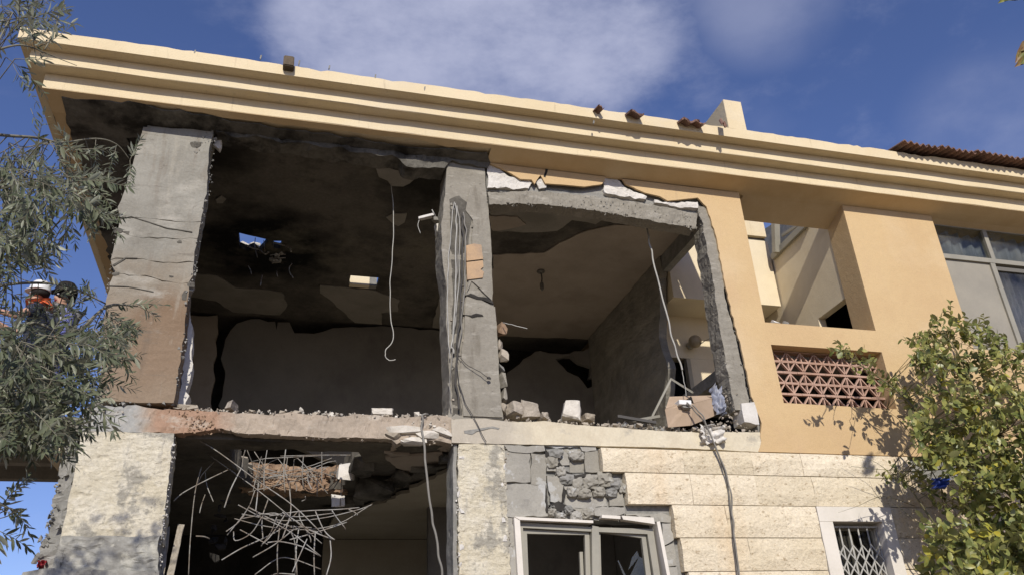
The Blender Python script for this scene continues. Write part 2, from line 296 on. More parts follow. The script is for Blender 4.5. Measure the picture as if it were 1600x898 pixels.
def hexa(bm, p):          # eight corner points, bottom ring then top ring
    v = [bm.verts.new(q) for q in p]
    for f in ((0, 1, 2, 3), (4, 5, 6, 7), (0, 1, 5, 4), (1, 2, 6, 5), (2, 3, 7, 6), (3, 0, 4, 7)): bm.faces.new([v[i] for i in f])
def bar(bm, a, b, w, h, up=Vector((0, 0, 1))):
    a = Vector(a); b = Vector(b); d = (b-a).normalized(); s = d.cross(up)
    if s.length < 1e-3: s = d.cross(Vector((1, 0, 0)))
    s.normalize(); u = s.cross(d).normalized(); s = s*w/2; u = u*h/2
    hexa(bm, [a-s-u, a+s-u, a+s+u, a-s+u, b-s-u, b+s-u, b+s+u, b-s+u])
def jagged(pts, step, amp, edges=None):
    r = []; n = len(pts)
    for i in range(n):
        a = Vector(pts[i]); b = Vector(pts[(i+1) % n]); r.append(tuple(a))
        if edges is not None and i not in edges: continue
        L = (b-a).length; k = int(L/step)
        if k < 2 or amp == 0: continue
        nn = Vector((-(b-a).y, (b-a).x)).normalized()
        for j in range(1, k):
            t = (j+U(-.25, .25))/k; r.append(tuple(a+(b-a)*t+nn*U(-amp, amp)))
    return r
def jagpx(pts, a, step=12):
    r = []
    for p, q in zip(pts, pts[1:]):
        L = math.hypot(q[0]-p[0], q[1]-p[1]); k = max(1, int(L/step))
        for j in range(k): r.append((p[0]+(q[0]-p[0])*j/k+U(-a, a), p[1]+(q[1]-p[1])*j/k))
    r.append(pts[-1]); return r
def densify(bm, L, rounds=7):
    for _ in range(rounds):
        es = [e for e in bm.edges if e.calc_length() > L]
        if not es or len(bm.verts) > 60000: break
        bmesh.ops.subdivide_edges(bm, edges=es, cuts=1)
        bmesh.ops.triangulate(bm, faces=[f for f in bm.faces if len(f.verts) > 3])
def ruffle(bm, amp, sc, amp2=0, sc2=20, aniso=(1, 1, 1)):
    an = Vector(aniso)
    for v in bm.verts:
        d = noise.noise_vector(v.co*sc)*amp
        if amp2: d += noise.noise_vector(v.co*sc2+Vector((9, 3, 5)))*amp2
        v.co += Vector((d.x*an.x, d.y*an.y, d.z*an.z))
def plate_bm(pts, axis, c0, c1, holes=(), rough=0, L=.08, sc=5, amp2=0, aniso=(1, 1, 1), taper=None):
    bm = bmesh.new()
    def to3(u, v, c): return (u, c, v) if axis == 'Y' else ((u, v, c) if axis == 'Z' else (c, u, v))
    es = []
    for loop in [pts]+list(holes):
        vs = [bm.verts.new(to3(u, v, c0)) for u, v in loop]
        es += [bm.edges.new((vs[i], vs[(i+1) % len(vs)])) for i in range(len(vs))]
    bmesh.ops.triangle_fill(bm, use_beauty=True, use_dissolve=False, edges=es)
    r = bmesh.ops.extrude_face_region(bm, geom=bm.faces[:])
    dv = Vector(to3(0, 0, c1))-Vector(to3(0, 0, c0))
    bmesh.ops.translate(bm, verts=[g for g in r['geom'] if isinstance(g, bmesh.types.BMVert)], vec=dv)
    if rough:
        densify(bm, L); ruffle(bm, rough, sc, amp2 or rough*.5, sc*4, aniso)
    return bm
def plate(name, pts, axis, c0, c1, material, parent, **k):
    return obj(name, plate_bm(pts, axis, c0, c1, **k), material, parent)
def catmull(pts, n=5):
    pts = [Vector(p) for p in pts]
    if len(pts) < 3: return pts
    q = [pts[0]*2-pts[1]]+pts+[pts[-1]*2-pts[-2]]; r = []
    for i in range(1, len(q)-2):
        for j in range(n):
            t = j/n; a, b, c, d = q[i-1], q[i], q[i+1], q[i+2]
            r.append(.5*((2*b)+(c-a)*t+(2*a-5*b+4*c-d)*t*t+(3*b-a-3*c+d)*t**3))
    r.append(pts[-1]); return r
def add_tube(bm, pts, r0, r1=None, sides=6, smooth=5):
    pts = catmull(pts, smooth) if smooth > 1 else [Vector(p) for p in pts]
    r1 = r0 if r1 is None else r1; rings = []; n = len(pts); up = Vector((.3, .5, .8))
    for i, p in enumerate(pts):
        d = (pts[min(i+1, n-1)]-pts[max(i-1, 0)])
        if d.length < 1e-6: d = Vector((0, 0, 1))
        d.normalize(); s = d.cross(up)
        if s.length < .05: s = d.cross(Vector((1, 0, 0)))
        s.normalize(); u = s.cross(d); r = r0+(r1-r0)*i/max(n-1, 1)
        rings.append([bm.verts.new(p+(s*math.cos(6.2832*k/sides)+u*math.sin(6.2832*k/sides))*r) for k in range(sides)])
    for a, b in zip(rings, rings[1:]):
        for k in range(sides): bm.faces.new((a[k], a[(k+1) % sides], b[(k+1) % sides], b[k]))
    bm.faces.new(rings[0]); bm.faces.new(rings[-1][::-1])
def tube(name, pts, r, material, parent=None, r1=None, sides=6, smooth=5):
    bm = bmesh.new(); add_tube(bm, pts, r, r1, sides, smooth); return obj(name, bm, material, parent, smooth=True)
def chunk_bm(c, sx, sy, sz, n=14, seed=0):
    rnd = random.Random(seed); bm = bmesh.new(); c = Vector(c)
    for i in range(n):
        v = Vector((rnd.uniform(-1, 1), rnd.uniform(-1, 1), rnd.uniform(-1, 1)))
        mxc = max(abs(v.x), abs(v.y), abs(v.z)); v = v/mxc*rnd.uniform(.75, 1)
        bm.verts.new(c+Vector((v.x*sx/2, v.y*sy/2, v.z*sz/2)))
    r = bmesh.ops.convex_hull(bm, input=bm.verts[:])
    bmesh.ops.delete(bm, geom=[g for g in r['geom_interior'] if isinstance(g, bmesh.types.BMVert)], context='VERTS')
    return bm
def lathe_bm(prof, c, sides=20, axis=Vector((0, 0, 1))):
    bm = bmesh.new(); c = Vector(c); rings = []; q = Vector((0, 0, 1)).rotation_difference(axis)
    for r, z in prof:
        rings.append([bm.verts.new(c+q@Vector((max(r, 1e-4)*math.cos(6.2832*k/sides), max(r, 1e-4)*math.sin(6.2832*k/sides), z))) for k in range(sides)])
    for a, b in zip(rings, rings[1:]):
        for k in range(sides): bm.faces.new((a[k], a[(k+1) % sides], b[(k+1) % sides], b[k]))
    bm.faces.new(rings[0]); bm.faces.new(rings[-1][::-1]); return bm

def rubble_bm(c, sx, sy, sz, seed):
    rnd = random.Random(seed); bm = bmesh.new(); bmesh.ops.create_cube(bm, size=1)
    for v in bm.verts: v.co += Vector((rnd.uniform(-.16, .16), rnd.uniform(-.16, .16), rnd.uniform(-.16, .12)))
    bmesh.ops.bevel(bm, geom=rnd.sample(bm.edges[:], 5), offset=.10, segments=1, affect='EDGES')
    bmesh.ops.triangulate(bm, faces=bm.faces[:]); densify(bm, .34, 3)
    for v in bm.verts: v.co += noise.noise_vector(v.co*2.5+Vector((seed, 0, 0)))*.07
    Rm = Matrix.Rotation(rnd.uniform(-.5, .5), 4, 'Z') @ Matrix.Rotation(rnd.uniform(-.15, .15), 4, 'Y')
    for v in bm.verts:
        q = Rm @ v.co; v.co = Vector((c[0]+q.x*sx, c[1]+q.y*sy, c[2]+q.z*sz))
    return bm
# ------------------------------------------------------------------ ground
bm = bmesh.new(); bmesh.ops.create_grid(bm, x_segments=2, y_segments=2, size=600)
struct(obj('ground', bm, M['ground']))

# ------------------------------------------------------------------ the house
H = thing('damaged_house', 'bombed two storey cream house with its corner rooms blown open to bare concrete columns', 'house', (2, 0, 0))
ZS = 7.47; XR = 13.5
# cornice: three stepped bands round the front and the left side
def band(y, x, z0, z1, seed, dep):
    random.seed(seed)
    pts = [(x, y)]
    X = x
    while X < XR: X += U(.25, .6); pts.append((min(X, XR), y))
    pts += [(XR, y+dep), (x+.62, y+dep), (x+.62, 6.2), (x, 6.2)]
    bm = plate_bm(pts, 'Z', z0, z1)
    bmesh.ops.bevel(bm, geom=[e for e in bm.edges if abs((e.verts[0].co-e.verts[1].co).z) < 1e-4 and (abs(e.verts[0].co.y-y) < 1e-4 and abs(e.verts[1].co.y-y) < 1e-4)], offset=.006, segments=1, affect='EDGES')
    for v in bm.verts:
        if v.co.y < y+.05: v.co.y += U(-.004, .004)
    return obj('cornice_band', bm, M['cream'], H)
band(-.30, -2.65, 7.54, 7.73, 1, .315)
band(-.46, -2.78, 7.7295, 7.894, 2, .20)
def topband():
    bm = bmesh.new(); x = -2.88; xs = [x]
    random.seed(5)
    while xs[-1] < XR: xs.append(xs[-1]+U(.05, .16))
    y, z0, z1 = -.60, 7.8935, 8.04
    prof = []
    for i, X in enumerate(xs):
        dz = U(-.012, .004)-(.02 if U(0, 1) < .08 else 0)
        prof.append([bm.verts.new(p) for p in ((X, y, z0), (X, y, z1+dz), (X, y+.17, z1), (X, y+.17, z0))])
    for a, b in zip(prof, prof[1:]):
        for k in range(4): bm.faces.new((a[k], a[(k+1) % 4], b[(k+1) % 4], b[k]))
    bm.faces.new(prof[0]); bm.faces.new(prof[-1][::-1])
    box(bm, (x, y+.172, z0), (x+.6, 6.2, z1))
    return obj('cornice_band', bm, M['cream'], H)
topband()
# chips and cracks along the top band: small dark notches
# soffit: painted on the right, blown off and sooty on the left
so_ = plate('soffit', jagged([(-2.645, -.296), (XR, -.296), (XR, .0), (XR, .38), (5.645, .38), (5.645, .02), (5.6, .0), (2.15, .0)]
      + xy([(768, 238), (700, 235), (640, 222), (560, 214), (480, 205), (400, 196), (330, 186), (250, 172), (180, 166), (120, 168), (104, 190)], ZS-.003)+[(-2.43, 2.0), (-2.45, 6), (-2.6, 6), (-2.6, .0)], .12, .014, range(8, 22)),
      'Z', ZS-.001, ZS-.005, M['soffit'], H)
def slope_up(o):
    for v in o.data.vertices:
        if v.co.y < 0: v.co.z += .0735*(-v.co.y)/.30
        elif v.co.x > 5.62: v.co.z -= .38*v.co.y
slope_up(so_)
roof_hole = xy([(372, 366), (388, 370), (402, 373), (419, 377), (412, 388), (404, 396), (395, 390), (386, 394), (374, 389)], 7.45)
roof_hole2 = xy([(424, 379), (440, 379), (438, 390), (428, 391)], 7.45)
vent = [(.84, 3.19), (1.27, 3.19), (1.27, 3.58), (.84, 3.58)]
plate('roof_slab', [(-2.6, .0), (5.3, .0), (5.3, 6), (-2.6, 6)], 'Z', ZS+.002, 7.56, M['char'], H, holes=[roof_hole, roof_hole2, vent])
plate('roof_slab', [(5.302, .0), (XR, .0), (XR, .37), (5.64, .37), (5.64, .10), (5.302, .10)], 'Z', ZS+.002, 7.56, M['soffit'], H)
plate('roof_slab', [(7.302, .385), (XR, .385), (XR, 6), (7.302, 6)], 'Z', ZS+.002, 7.56, M['soffit'], H)
plate('roof_slab', [(5.302, 2.62), (7.3, 2.62), (7.3, 6), (5.302, 6)], 'Z', 7.473, 7.56, M['soffit'], H)
boxo('rubble_or_sun_block', (-1.3, 1.2, 7.562), (.4, 1.7, 8.15), M['mortar'], H)  # unseen block added to keep direct sun out of the roof hole
boxo('vent_curb_or_sun_lip', (.80, 3.08, 7.562), (1.3, 3.185, 7.67), M['mortar'], H)  # unseen front lip, added to stop sun leaking through the vent
boxo('vent_curb_or_sun_lip', (.85, 3.46, 7.474), (1.15, 3.57, 7.80), M['pale'], H)
boxo('vent_curb_or_sun_lip', (1.153, 3.46, 7.474), (1.26, 3.57, 7.80), M['mortar'], H)
# sooty broken underside of the eaves above room one and the head beam with its ragged lumps
slope_up(plate('broken_soffit', jagged([(-2.47, -.22), (-1.6, -.24), (-.6, -.17), (.5, -.14), (1.4, -.13), (2.12, -.17), (2.2, -.02), (2.12, .12), (-1.0, .10), (-1.9, .3), (-2.0, 1.6), (-2.0, 5.5), (-2.49, 5.5), (-2.47, 2)], .1, .03), 'Z', ZS-.002, ZS-.016, M['soffitsoot'], H, rough=.008, L=.14, sc=6))
plate('head_beam', jagged([(1.3, 7.26), (1.62, 7.31), (1.72, 7.42), (2.17, 7.40), (2.2, 7.46), (-.95, 7.46), (-.95, 7.43), (.3, 7.40), (1.0, 7.40)], .1, .02), 'Y', -.03, .22, M['soffitsoot'], H, rough=.03, L=.1, sc=6)
# --- left column, broken across into five pieces
colpts_l = [(224, 199), (212, 240), (197, 290), (187, 318), (183, 322), (188, 340), (184, 362), (177, 392), (172, 412), (182, 421), (171, 440), (163, 500), (160, 560), (158, 626)]
def xedge(side, y):
    pts = colpts_l if side == 'l' else [(334, 204), (326, 240), (322, 300), (313, 350), (304, 395), (301, 432), (293, 446), (296, 452), (288, 520), (277, 590), (271, 628)]
    for a, b in zip(pts, pts[1:]):
        if a[1] <= y <= b[1]: return a[0]+(b[0]-a[0])*(y-a[1])/(b[1]-a[1])
    return pts[0][0] if y < pts[0][1] else pts[-1][0]
random.seed(11)
cracks = [[(0, 341), (.2, 340), (.45, 343), (.7, 346), (1, 347)], [(0, 367), (.2, 369), (.4, 372), (.7, 374), (1, 373)], [(0, 406), (.15, 403), (.3, 405), (.55, 409), (.8, 410), (1, 410)], [(0, 424), (.2, 431), (.4, 432), (.65, 437), (.85, 443), (1, 443)]]
def crackline(c, dy):
    o = []; w_ = 1 if dy == 0 else U(.3, 1.3)
    for (t, y), (t2, y2) in zip(c, c[1:]):
        for k in range(3):
            tt = t+(t2-t)*k/3; yy = y+(y2-y)*k/3+U(-1.6, 1.6)
            xa, xb = xedge('l', yy), xedge('r', yy); o.append((xa+(xb-xa)*tt, yy+dy*(.15+1.5*abs(math.sin(tt*7+y))**2)))
    yy = c[-1][1]; o.append((xedge('r', yy), yy+dy)); return o
bounds = [None]+cracks+[None]
bmC = bmesh.new()
for i in range(5):
    random.seed(40+i)
    top = crackline(bounds[i], 0.5 if i else 0) if bounds[i] else [(224, 199), (260, 200), (334, 204)]
    random.seed(41+i)
    bot = crackline(bounds[i+1], -0.5) if bounds[i+1] else [(158, 626), (215, 628), (271, 629)]
    def side(s, y0, y1):
        pts = []; y = y0+9
        while y < y1-5: pts.append((xedge(s, y)+U(-1.3, 1.3), y)); y += U(7, 12)
        return pts
    poly = top+side('r', top[-1][1], bot[-1][1])+bot[::-1]+side('l', top[0][1], bot[0][1])[::-1]
    b2 = plate_bm(xz(poly), 'Y', 0.0, .30, rough=.006, L=.09, sc=6, amp2=.004)
    me = bpy.data.meshes.new('tmp'); b2.to_mesh(me); b2.free(); bmC.from_mesh(me); bpy.data.meshes.remove(me)
obj('column', bmC, M['column'], H)
plate('column_core', xz([(232, 200), (326, 204), (298, 420), (272, 629), (166, 628), (192, 400)], .1), 'Y', .03, .26, M['mortar'], H)
# spalled corner with loose stone at its top
obj('spalled_corner', chunk_bm(P(341, 228, .15), .10, .12, .14, 16, 5), M['whiteplaster'], H)
random.seed(66)
for pts in ([(186, 342), (205, 338), (230, 346), (262, 356), (300, 362), (300, 363), (262, 357.2), (230, 347.2), (205, 339)], [(176, 414), (196, 402), (214, 403), (213, 404.2), (197, 403.5), (178, 416)], [(170, 446), (200, 447), (240, 455), (240, 456), (200, 448), (170, 447)]):
    plate('crack', xz(jagpx(pts, .5, 5), -.008), 'Y', -.0095, .0, M['groove'], H)
for x, y, w, h in ((184, 360, 16, 9), (196, 364, 12, 6), (180, 428, 12, 7), (298, 444, 12, 8), (306, 226, 20, 12), (288, 462, 8, 16), (280, 378, 8, 5), (268, 432, 7, 4)):
    p = P(x, y, -.004); obj('spalled_patch', chunk_bm((p.x, -.0005, p.z), w/150, .012, h/130, 18, int(x+y)), M['groove'], H)
# a narrow wall pier right behind the column, inside
random.seed(12)
plate('wall_pier', jagged(xz([(291, 505), (297, 486), (301, 520), (299, 560), (292, 640), (277, 640), (283, 590)], .3), .06, .02), 'Y', .30, .5, M['whiteplaster'], H, rough=.01, L=.1)
# --- middle column
random.seed(13)
midL = [(698, 262), (696, 290), (693, 330), (690, 352), (691, 400), (697, 440), (698, 520), (701, 580), (702, 636), (699, 655)]
midR = [(786, 654), (781, 600), (777, 540), (776, 505), (770, 470), (769, 400), (765, 340), (760, 300), (757, 254)]
c_mid = [(727, 459), (740, 464), (752, 463), (762, 467), (771, 473)]
lowp = jagpx(midL, 1.0)
plate('column', xz([(700, 254)]+lowp+jagpx(midR, .9)), 'Y', 0, .38, M['jamb'], H, rough=.006, L=.08, sc=7, amp2=.004)
# the spalled groove, left side skin and cracks of the middle column
plate('column_skin', xz(jagpx([(728, 330), (738, 345), (735, 420), (729, 450), (724, 520), (716, 600), (724, 650), (784, 652), (776, 540), (774, 480), (760, 474), (745, 468), (727, 463), (737, 440), (768, 470), (767, 400), (763, 340), (757, 290), (745, 285), (733, 300)], 1.2)), 'Y', -.018, .01, M['jamb'], H, rough=.005, L=.07, sc=8)
plate('paint_patch', xz(jagpx([(728, 384), (741, 381), (752, 383), (755, 405), (729, 408)], .6, 6), -.03), 'Y', -.034, .0, M['patch'], H)
plate('paint_patch', xz(jagpx([(729, 410), (755, 407), (755, 417), (751, 421), (756, 425), (754, 434), (730, 437)], .6, 6), -.03), 'Y', -.033, .0, M['patch'], H)
for pts in ([(727, 461), (736, 458), (748, 463), (760, 464), (770, 471), (770, 474), (757, 469), (744, 467), (735, 463)], [(724, 491), (736, 492), (744, 489), (754, 491), (755, 494), (746, 494), (737, 496), (733, 493)], [(730, 408), (755, 406), (755, 408), (742, 409)]):
    plate('crack', xz(jagpx(pts, .8, 4), -.024), 'Y', -.0245, .0, M['black'], H)
for k in range(26):
    x, y = random.choice(((721, 0), (703, 0), (756, 0), (739, 0)))[0]+U(-4, 5), U(300, 640)
    obj('render_lump', chunk_bm(P(x, y, -.008), U(.02, .05), .02, U(.02, .07), 10, 800+k), M['jamb' if k % 3 else 'rubble'], H)
# broken brick edge right of the column
plate('groove', xz(jagpx([(703, 312), (716, 306), (731, 318), (736, 345), (731, 400), (726, 450), (720, 520), (714, 600), (723, 648), (707, 650), (706, 600), (705, 540), (708, 450), (704, 380)], 1.3, 8)), 'Y', -.004, .01, M['groove'], H, rough=.006, L=.06, sc=10)
random.seed(14)
for k, (x, y, w, h, mm) in enumerate(((784, 516, 15, 22, 'brownrubble'), (783, 540, 15, 18, 'rubble'), (785, 556, 16, 20, 'rubble'), (783, 575, 10, 16, 'mortar'), (784, 595, 13, 26, 'jamb'), (786, 618, 13, 24, 'jamb'), (785, 638, 16, 18, 'rubble'))):
    obj('broken_brick', chunk_bm(P(x, y, .12), w/150, .16, h/140, 18, 70+k), M[mm], H)
# leaning sliver of wall left of the column
plate('wall_sliver', jagged(xz([(681, 347), (690, 343), (693, 372), (697, 420), (693, 420), (686, 385)], .3), .05, .008), 'Y', .3, .42, M['whiteplaster'], H)
# --- right jamb column
random.seed(15)
plate('column', xz(jagpx([(1089, 322), (1098, 350), (1106, 395), (1114, 440), (1121, 490), (1131, 550), (1140, 600), (1149, 640)], 1.2)+jagpx([(1176, 640), (1168, 615), (1161, 578), (1151, 538), (1142, 500), (1134, 465), (1128, 425), (1123, 385), (1113, 345), (1107, 324)], 1.4)), 'Y', .0, .27, M['jamb'], H, rough=.010, L=.07, sc=8, amp2=.007)
plate('plaster_block', jagged(xz([(1156, 631), (1176, 629), (1181, 645), (1184, 664), (1161, 660)]), .06, .008), 'Y', -.035, .2, M['whiteplaster'], H)
# --- arched concrete beam over room two
random.seed(16)
arch_top = [(762, 300), (830, 298), (900, 303), (950, 309), (1000, 316), (1040, 323), (1090, 334)]
arch_bot = [(1088, 357), (1060, 352), (1020, 345), (980, 337), (940, 330), (880, 322), (830, 317), (765, 319)]
plate('arched_beam', xz(jagpx(arch_top, .8)+jagpx(arch_bot, 1.3, 7)), 'Y', .01, .20, M['jamb'], H, rough=.012, L=.05, sc=10, amp2=.010)
# block fill between beam and ochre paint: white broken blocks
random.seed(17)
for pts in ([(762, 255), (778, 262), (795, 277), (832, 285), (826, 296), (790, 293), (762, 293)], [(838, 283), (852, 277), (853, 293), (842, 294)],
            [(944, 276), (960, 277), (975, 292), (1010, 308), (1008, 312), (960, 305), (944, 302)], [(1022, 312), (1040, 317), (1090, 315), (1090, 326), (1060, 324), (1022, 317)]):
    plate('broken_block', jagged(xz(pts), .06, .012), 'Y', .0, .14, M['whiteplaster'], H, rough=.018, L=.05, sc=9, amp2=.01)
plate('block_backing', xz([(760, 252), (1100, 290), (1108, 330), (1085, 340), (1000, 320), (900, 306), (760, 300)], .06), 'Y', .05, .19, M['mortar'], H, rough=.01, L=.1)
# --- ochre wall: broken piece over the arch, strip right of the jamb, parapet, pier, and wall under the window
random.seed(18)
low = [(775, 262), (792, 270), (812, 282), (830, 283), (834, 290), (843, 276), (850, 289), (880, 291), (912, 294), (940, 290), (945, 278), (969, 279), (977, 290), (1005, 303), (1030, 309), (1042, 316), (1088, 311), (1103, 325), (1117, 372), (1128, 430), (1142, 492), (1154, 535), (1163, 575), (1172, 620), (1182, 645), (1187, 662), (1187, 690), (1183, 706)]
pl = xz(jagpx(low, 1.0, 6))
plate('ochre_wall', [(2.17, ZS-.0055), ]+pl+[(5.555, 4.0), (5.555, ZS-.0055)], 'Y', -.03, -.002, M['orange'], H)
plate('ochre_wall', [(5.22, 4.24), (5.553, 4.24), (5.553, ZS-.0065), (5.1, ZS-.0065)], 'Y', .03, .25, M['mortar'], H)
# vertical crack in the piece over the arch
plate('crack', xz([(853, 257), (857, 262), (855, 270), (852, 278), (849, 276), (852, 268), (852, 262)], -.03), 'Y', -.0325, -.0, M['black'], H)
rc = [(5.59, 4.585), (7.135, 4.575), (7.135, 5.315), (5.575, 5.315)]
plate('ochre_wall', [(5.5545, 4.0), (7.13, 4.0), (8.58, 4.0), (8.58, ZS-.0055), (7.13, ZS-.0055), (7.13, 5.605), (5.5545, 5.605)], 'Y', -.03, -.001, M['orange'], H, holes=[rc])
plate('pier', [(7.13, .0), (7.145, .38), (8.58, .38), (8.58, .0)], 'Z', 5.605, ZS-.006, M['orange'], H)
for a_, b_ in (((5.557, 0, 5.315), (7.40, .22, 5.605)), ((5.557, 0, 4.0), (7.40, .22, 4.575)), ((7.135, 0, 4.577), (7.40, .22, 5.313)), ((5.557, 0, 4.577), (5.576, .22, 5.313))): boxo('parapet', a_, b_, M['orange'], H)
boxo('under_window_wall', (7.402, .0, 4.0), (8.58, .3, 5.60), M['orange'], H)
plate('ochre_wall', [(8.582, 4.0), (XR, 4.0), (XR, 5.45), (8.582, 5.45)], 'Y', -.03, .22, M['orange'], H)
plate('ochre_wall', [(10.62, 5.452), (XR, 5.452), (XR, ZS-.0055), (10.62, ZS-.0055)], 'Y', -.03, .22, M['orange'], H)
# --- balcony / stair well behind the parapet
boxo('balcony_floor', (5.36, .222, 5.2), (7.15, 3.5, 5.35), M['mortar'], H)
sw = [(.42, 5.35), (.42, ZS-.03), (.57, 7.70), (1.0, 7.70), (1.95, 7.70), (2.6, 7.70), (2.6, 5.35), (1.16, 5.35), (1.16, 6.34), (.42, 6.36)]
sw = [(.382, 6.265), (1.02, 6.25), (1.02, 5.35), (2.7, 5.35), (2.7, 7.62), (.382, 7.60)]
plate('stair_wall', sw, 'X', 7.155, 7.27, M['pale'], H)
boxo('stair_room', (7.43, .45, 5.35), (9.2, 1.6, 5.4), M['black'], H)  # black surfaces stand in for the shade beyond the doorway
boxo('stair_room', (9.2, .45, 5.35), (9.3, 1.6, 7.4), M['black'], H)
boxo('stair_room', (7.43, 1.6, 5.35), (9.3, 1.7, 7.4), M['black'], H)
# grey steel window of the stair head
bmw = bmesh.new()
a, b = PX(1207, 402, 7.12), PX(1262, 347, 7.12); bar(bmw, a, b, .05, .10)
bar(bmw, PX(1213, 395, 7.07), PX(1211, 330, 7.07), .09, .09, Vector((0, 1, 0)))
bar(bmw, PX(1222, 368, 7.12), PX(1250, 350, 7.12), .03, .04)
obj('stair_window', bmw, M['alu'], H)
# the hanging pale wall and the stair wall under it
boxo('pale_wall', (5.36, 1.75, 6.79), (7.13, 2.40, 7.91), M['pale'], H)
boxo('pale_wall', (5.36, 1.73, 7.98), (7.12, 2.40, 8.4), M['cream'], H)
boxo('roof_frame', (5.36, 1.79, 7.912), (7.12, 2.38, 7.978), M['aludark'], H)
plate('stair_back_wall', [(5.345, 6.11), (7.15, 6.11), (7.15, 6.789), (5.345, 6.789)], 'Y', 2.36, 2.55, M['pale'], H)
plate('stair_back_wall', [(5.80, 5.2), (7.15, 5.2), (7.15, 6.108), (5.80, 6.108)], 'Y', 2.36, 2.55, M['pale'], H)
boxo('dark_room_liner', (5.36, 3.6, 4.3), (7.3, 3.7, 7.4), M['black'], H)  # black sheet painted as the darkness behind the stair opening
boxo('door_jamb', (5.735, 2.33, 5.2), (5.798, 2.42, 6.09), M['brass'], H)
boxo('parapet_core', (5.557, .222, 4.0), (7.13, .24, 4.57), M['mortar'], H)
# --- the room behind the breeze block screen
boxo('dark_room_liner', (5.4, .9, 4.0), (7.4, 1.0, 5.2), M['black'], H)  # black sheet, shade painted in behind the screen
# breeze blocks set back in the recess
scr = boxo('lattice_screen', (5.56, .215, 5.30), (7.14, .30, 5.33), M['breeze'], H)
bw, bh, t, d0, d1 = .194, .138, .013, .12, .165
def breeze(up):
    bmB = bmesh.new(); box(bmB, (.001, d0, .001), (bw-.001, d1, t)); box(bmB, (.001, d0, bh-t), (bw-.001, d1, bh-.001))
    za, zb = (t, bh-t) if up else (bh-t, t)
    for xb in (bw/2, .008, bw-.008):
        bar(bmB, (bw/2, (d0+d1)/2, za), (xb, (d0+d1)/2, zb), .036, .015, Vector((1, 0, 0)) if abs(xb-bw/2) < .01 else Vector((0, 0, 1)))
    bmesh.ops.recalc_face_normals(bmB, faces=bmB.faces)
    me = bpy.data.meshes.new('breeze_block'); bmB.to_mesh(me); bmB.free(); me.materials.append(M['breeze']); return me
meB = (breeze(True), breeze(False))
for j in range(6):
    for i in range(8):
        o = bpy.data.objects.new('breeze_block', meB[j % 2]); C.objects.link(o); o.parent = scr
        o.matrix_basis = Matrix.Translation((5.578+i*.195, U(-.003, .003), 4.482+j*.138))
# --- floor slab between the storeys, with the shell hole
hole = jagged([(-.52, .46), (.25, .42), (.80, .44), (.90, .9), (.76, 1.35), (.78, 2.02), (.4, 2.12), (.0, 2.05), (-.28, 1.95), (-.42, 1.2)], .08, .035)
random.seed(19)
FL = [(-1.74, .02), (5.2, .02), (5.25, 4.9), (-4.2, 4.9), (-4.2, 1.25), (-1.74, 1.25)]
plate('floor_slab', [(-1.70, .12), (5.2, .12), (5.2, 4.9), (-1.70, 4.9)], 'Z', 4.0, 4.22, M['char'], H, holes=[hole], rough=.012, L=.22, sc=6)
plate('hole_rim', [(p[0], p[1]) for p in jagged([(-.40, 2.0), (-.28, 1.93), (.0, 2.03), (.4, 2.10), (.79, 2.0), (.85, 2.3), (.4, 2.36), (-.3, 2.3)], .05, .03)], 'Z', 3.985, 4.27, M['brownrubble'], H, rough=.035, L=.05, sc=9, amp2=.02)
random.seed(20)
top = [(128, 640), (160, 634), (212, 632), (250, 640), (300, 641), (340, 644), (400, 646), (420, 648), (450, 645), (500, 648), (540, 651), (560, 645), (600, 650), (640, 652), (680, 648), (705, 652)]
bot = [(705, 692), (690, 690), (664, 688), (640, 683), (620, 692), (612, 686), (570, 683), (520, 683), (470, 681), (420, 678), (370, 676), (345, 668), (320, 672), (285, 676), (200, 674), (128, 672)]
plate('slab_edge', xz(jagpx(top, 1.4, 6)+jagpx(bot, 1.2, 7)), 'Y', .0, .30, M['slab'], H, rough=.014, L=.06, sc=9, amp2=.010)
# lumps hanging under the broken corner of the slab
for k, (x, y, w, h) in enumerate(((630, 672, 70, 16), (665, 680, 50, 14), (690, 676, 40, 16), (645, 690, 44, 12), (612, 682, 30, 12))):
    obj('slab_lump', chunk_bm(P(x, y, .02), w/165, .14, h/150, 20, 90+k), M['whiterubble' if k < 4 else 'rubble'], H)
top = [(705, 655), (760, 655), (800, 660), (850, 658), (900, 664), (960, 668), (1040, 674), (1100, 676), (1150, 675), (1186, 676)]
bot = [(1188, 690), (1184, 706), (1130, 703), (1060, 700), (1000, 698), (900, 696), (800, 694), (705, 692)]
plate('slab_edge', xz(jagpx(top, 1.2, 7)+jagpx(bot, .5, 9)), 'Y', -.02, .30, M['slabplaster'], H, rough=.006, L=.08, sc=8, amp2=.004)
plate('crack', xz([(725, 672), (745, 669), (770, 665), (781, 668), (779, 670), (768, 668), (745, 673), (738, 678), (726, 676)], -.03), 'Y', -.0255, .0, M['mortar'], H)
# floor top of room two and rubble fringe
random.seed(21)
bmR = bmesh.new()
for k in range(190):
    x = U(128, 1180) if k < 110 else U(560, 1180)
    y0 = 640+(x-128)*.037
    s = U(.02, .07); p = P(x, y0+U(-3, 2), .06); p.y = U(.02, .35)
    b2 = chunk_bm((p.x, p.y, 4.25+s*.2), s*1.5, s, s*.8, 9, 300+k)
    me = bpy.data.meshes.new('t'); b2.to_mesh(me); b2.free(); bmR.from_mesh(me); bpy.data.meshes.remove(me)
o = obj('rubble_fringe', bmR, M['rubble'], H); o['kind'] = 'stuff'
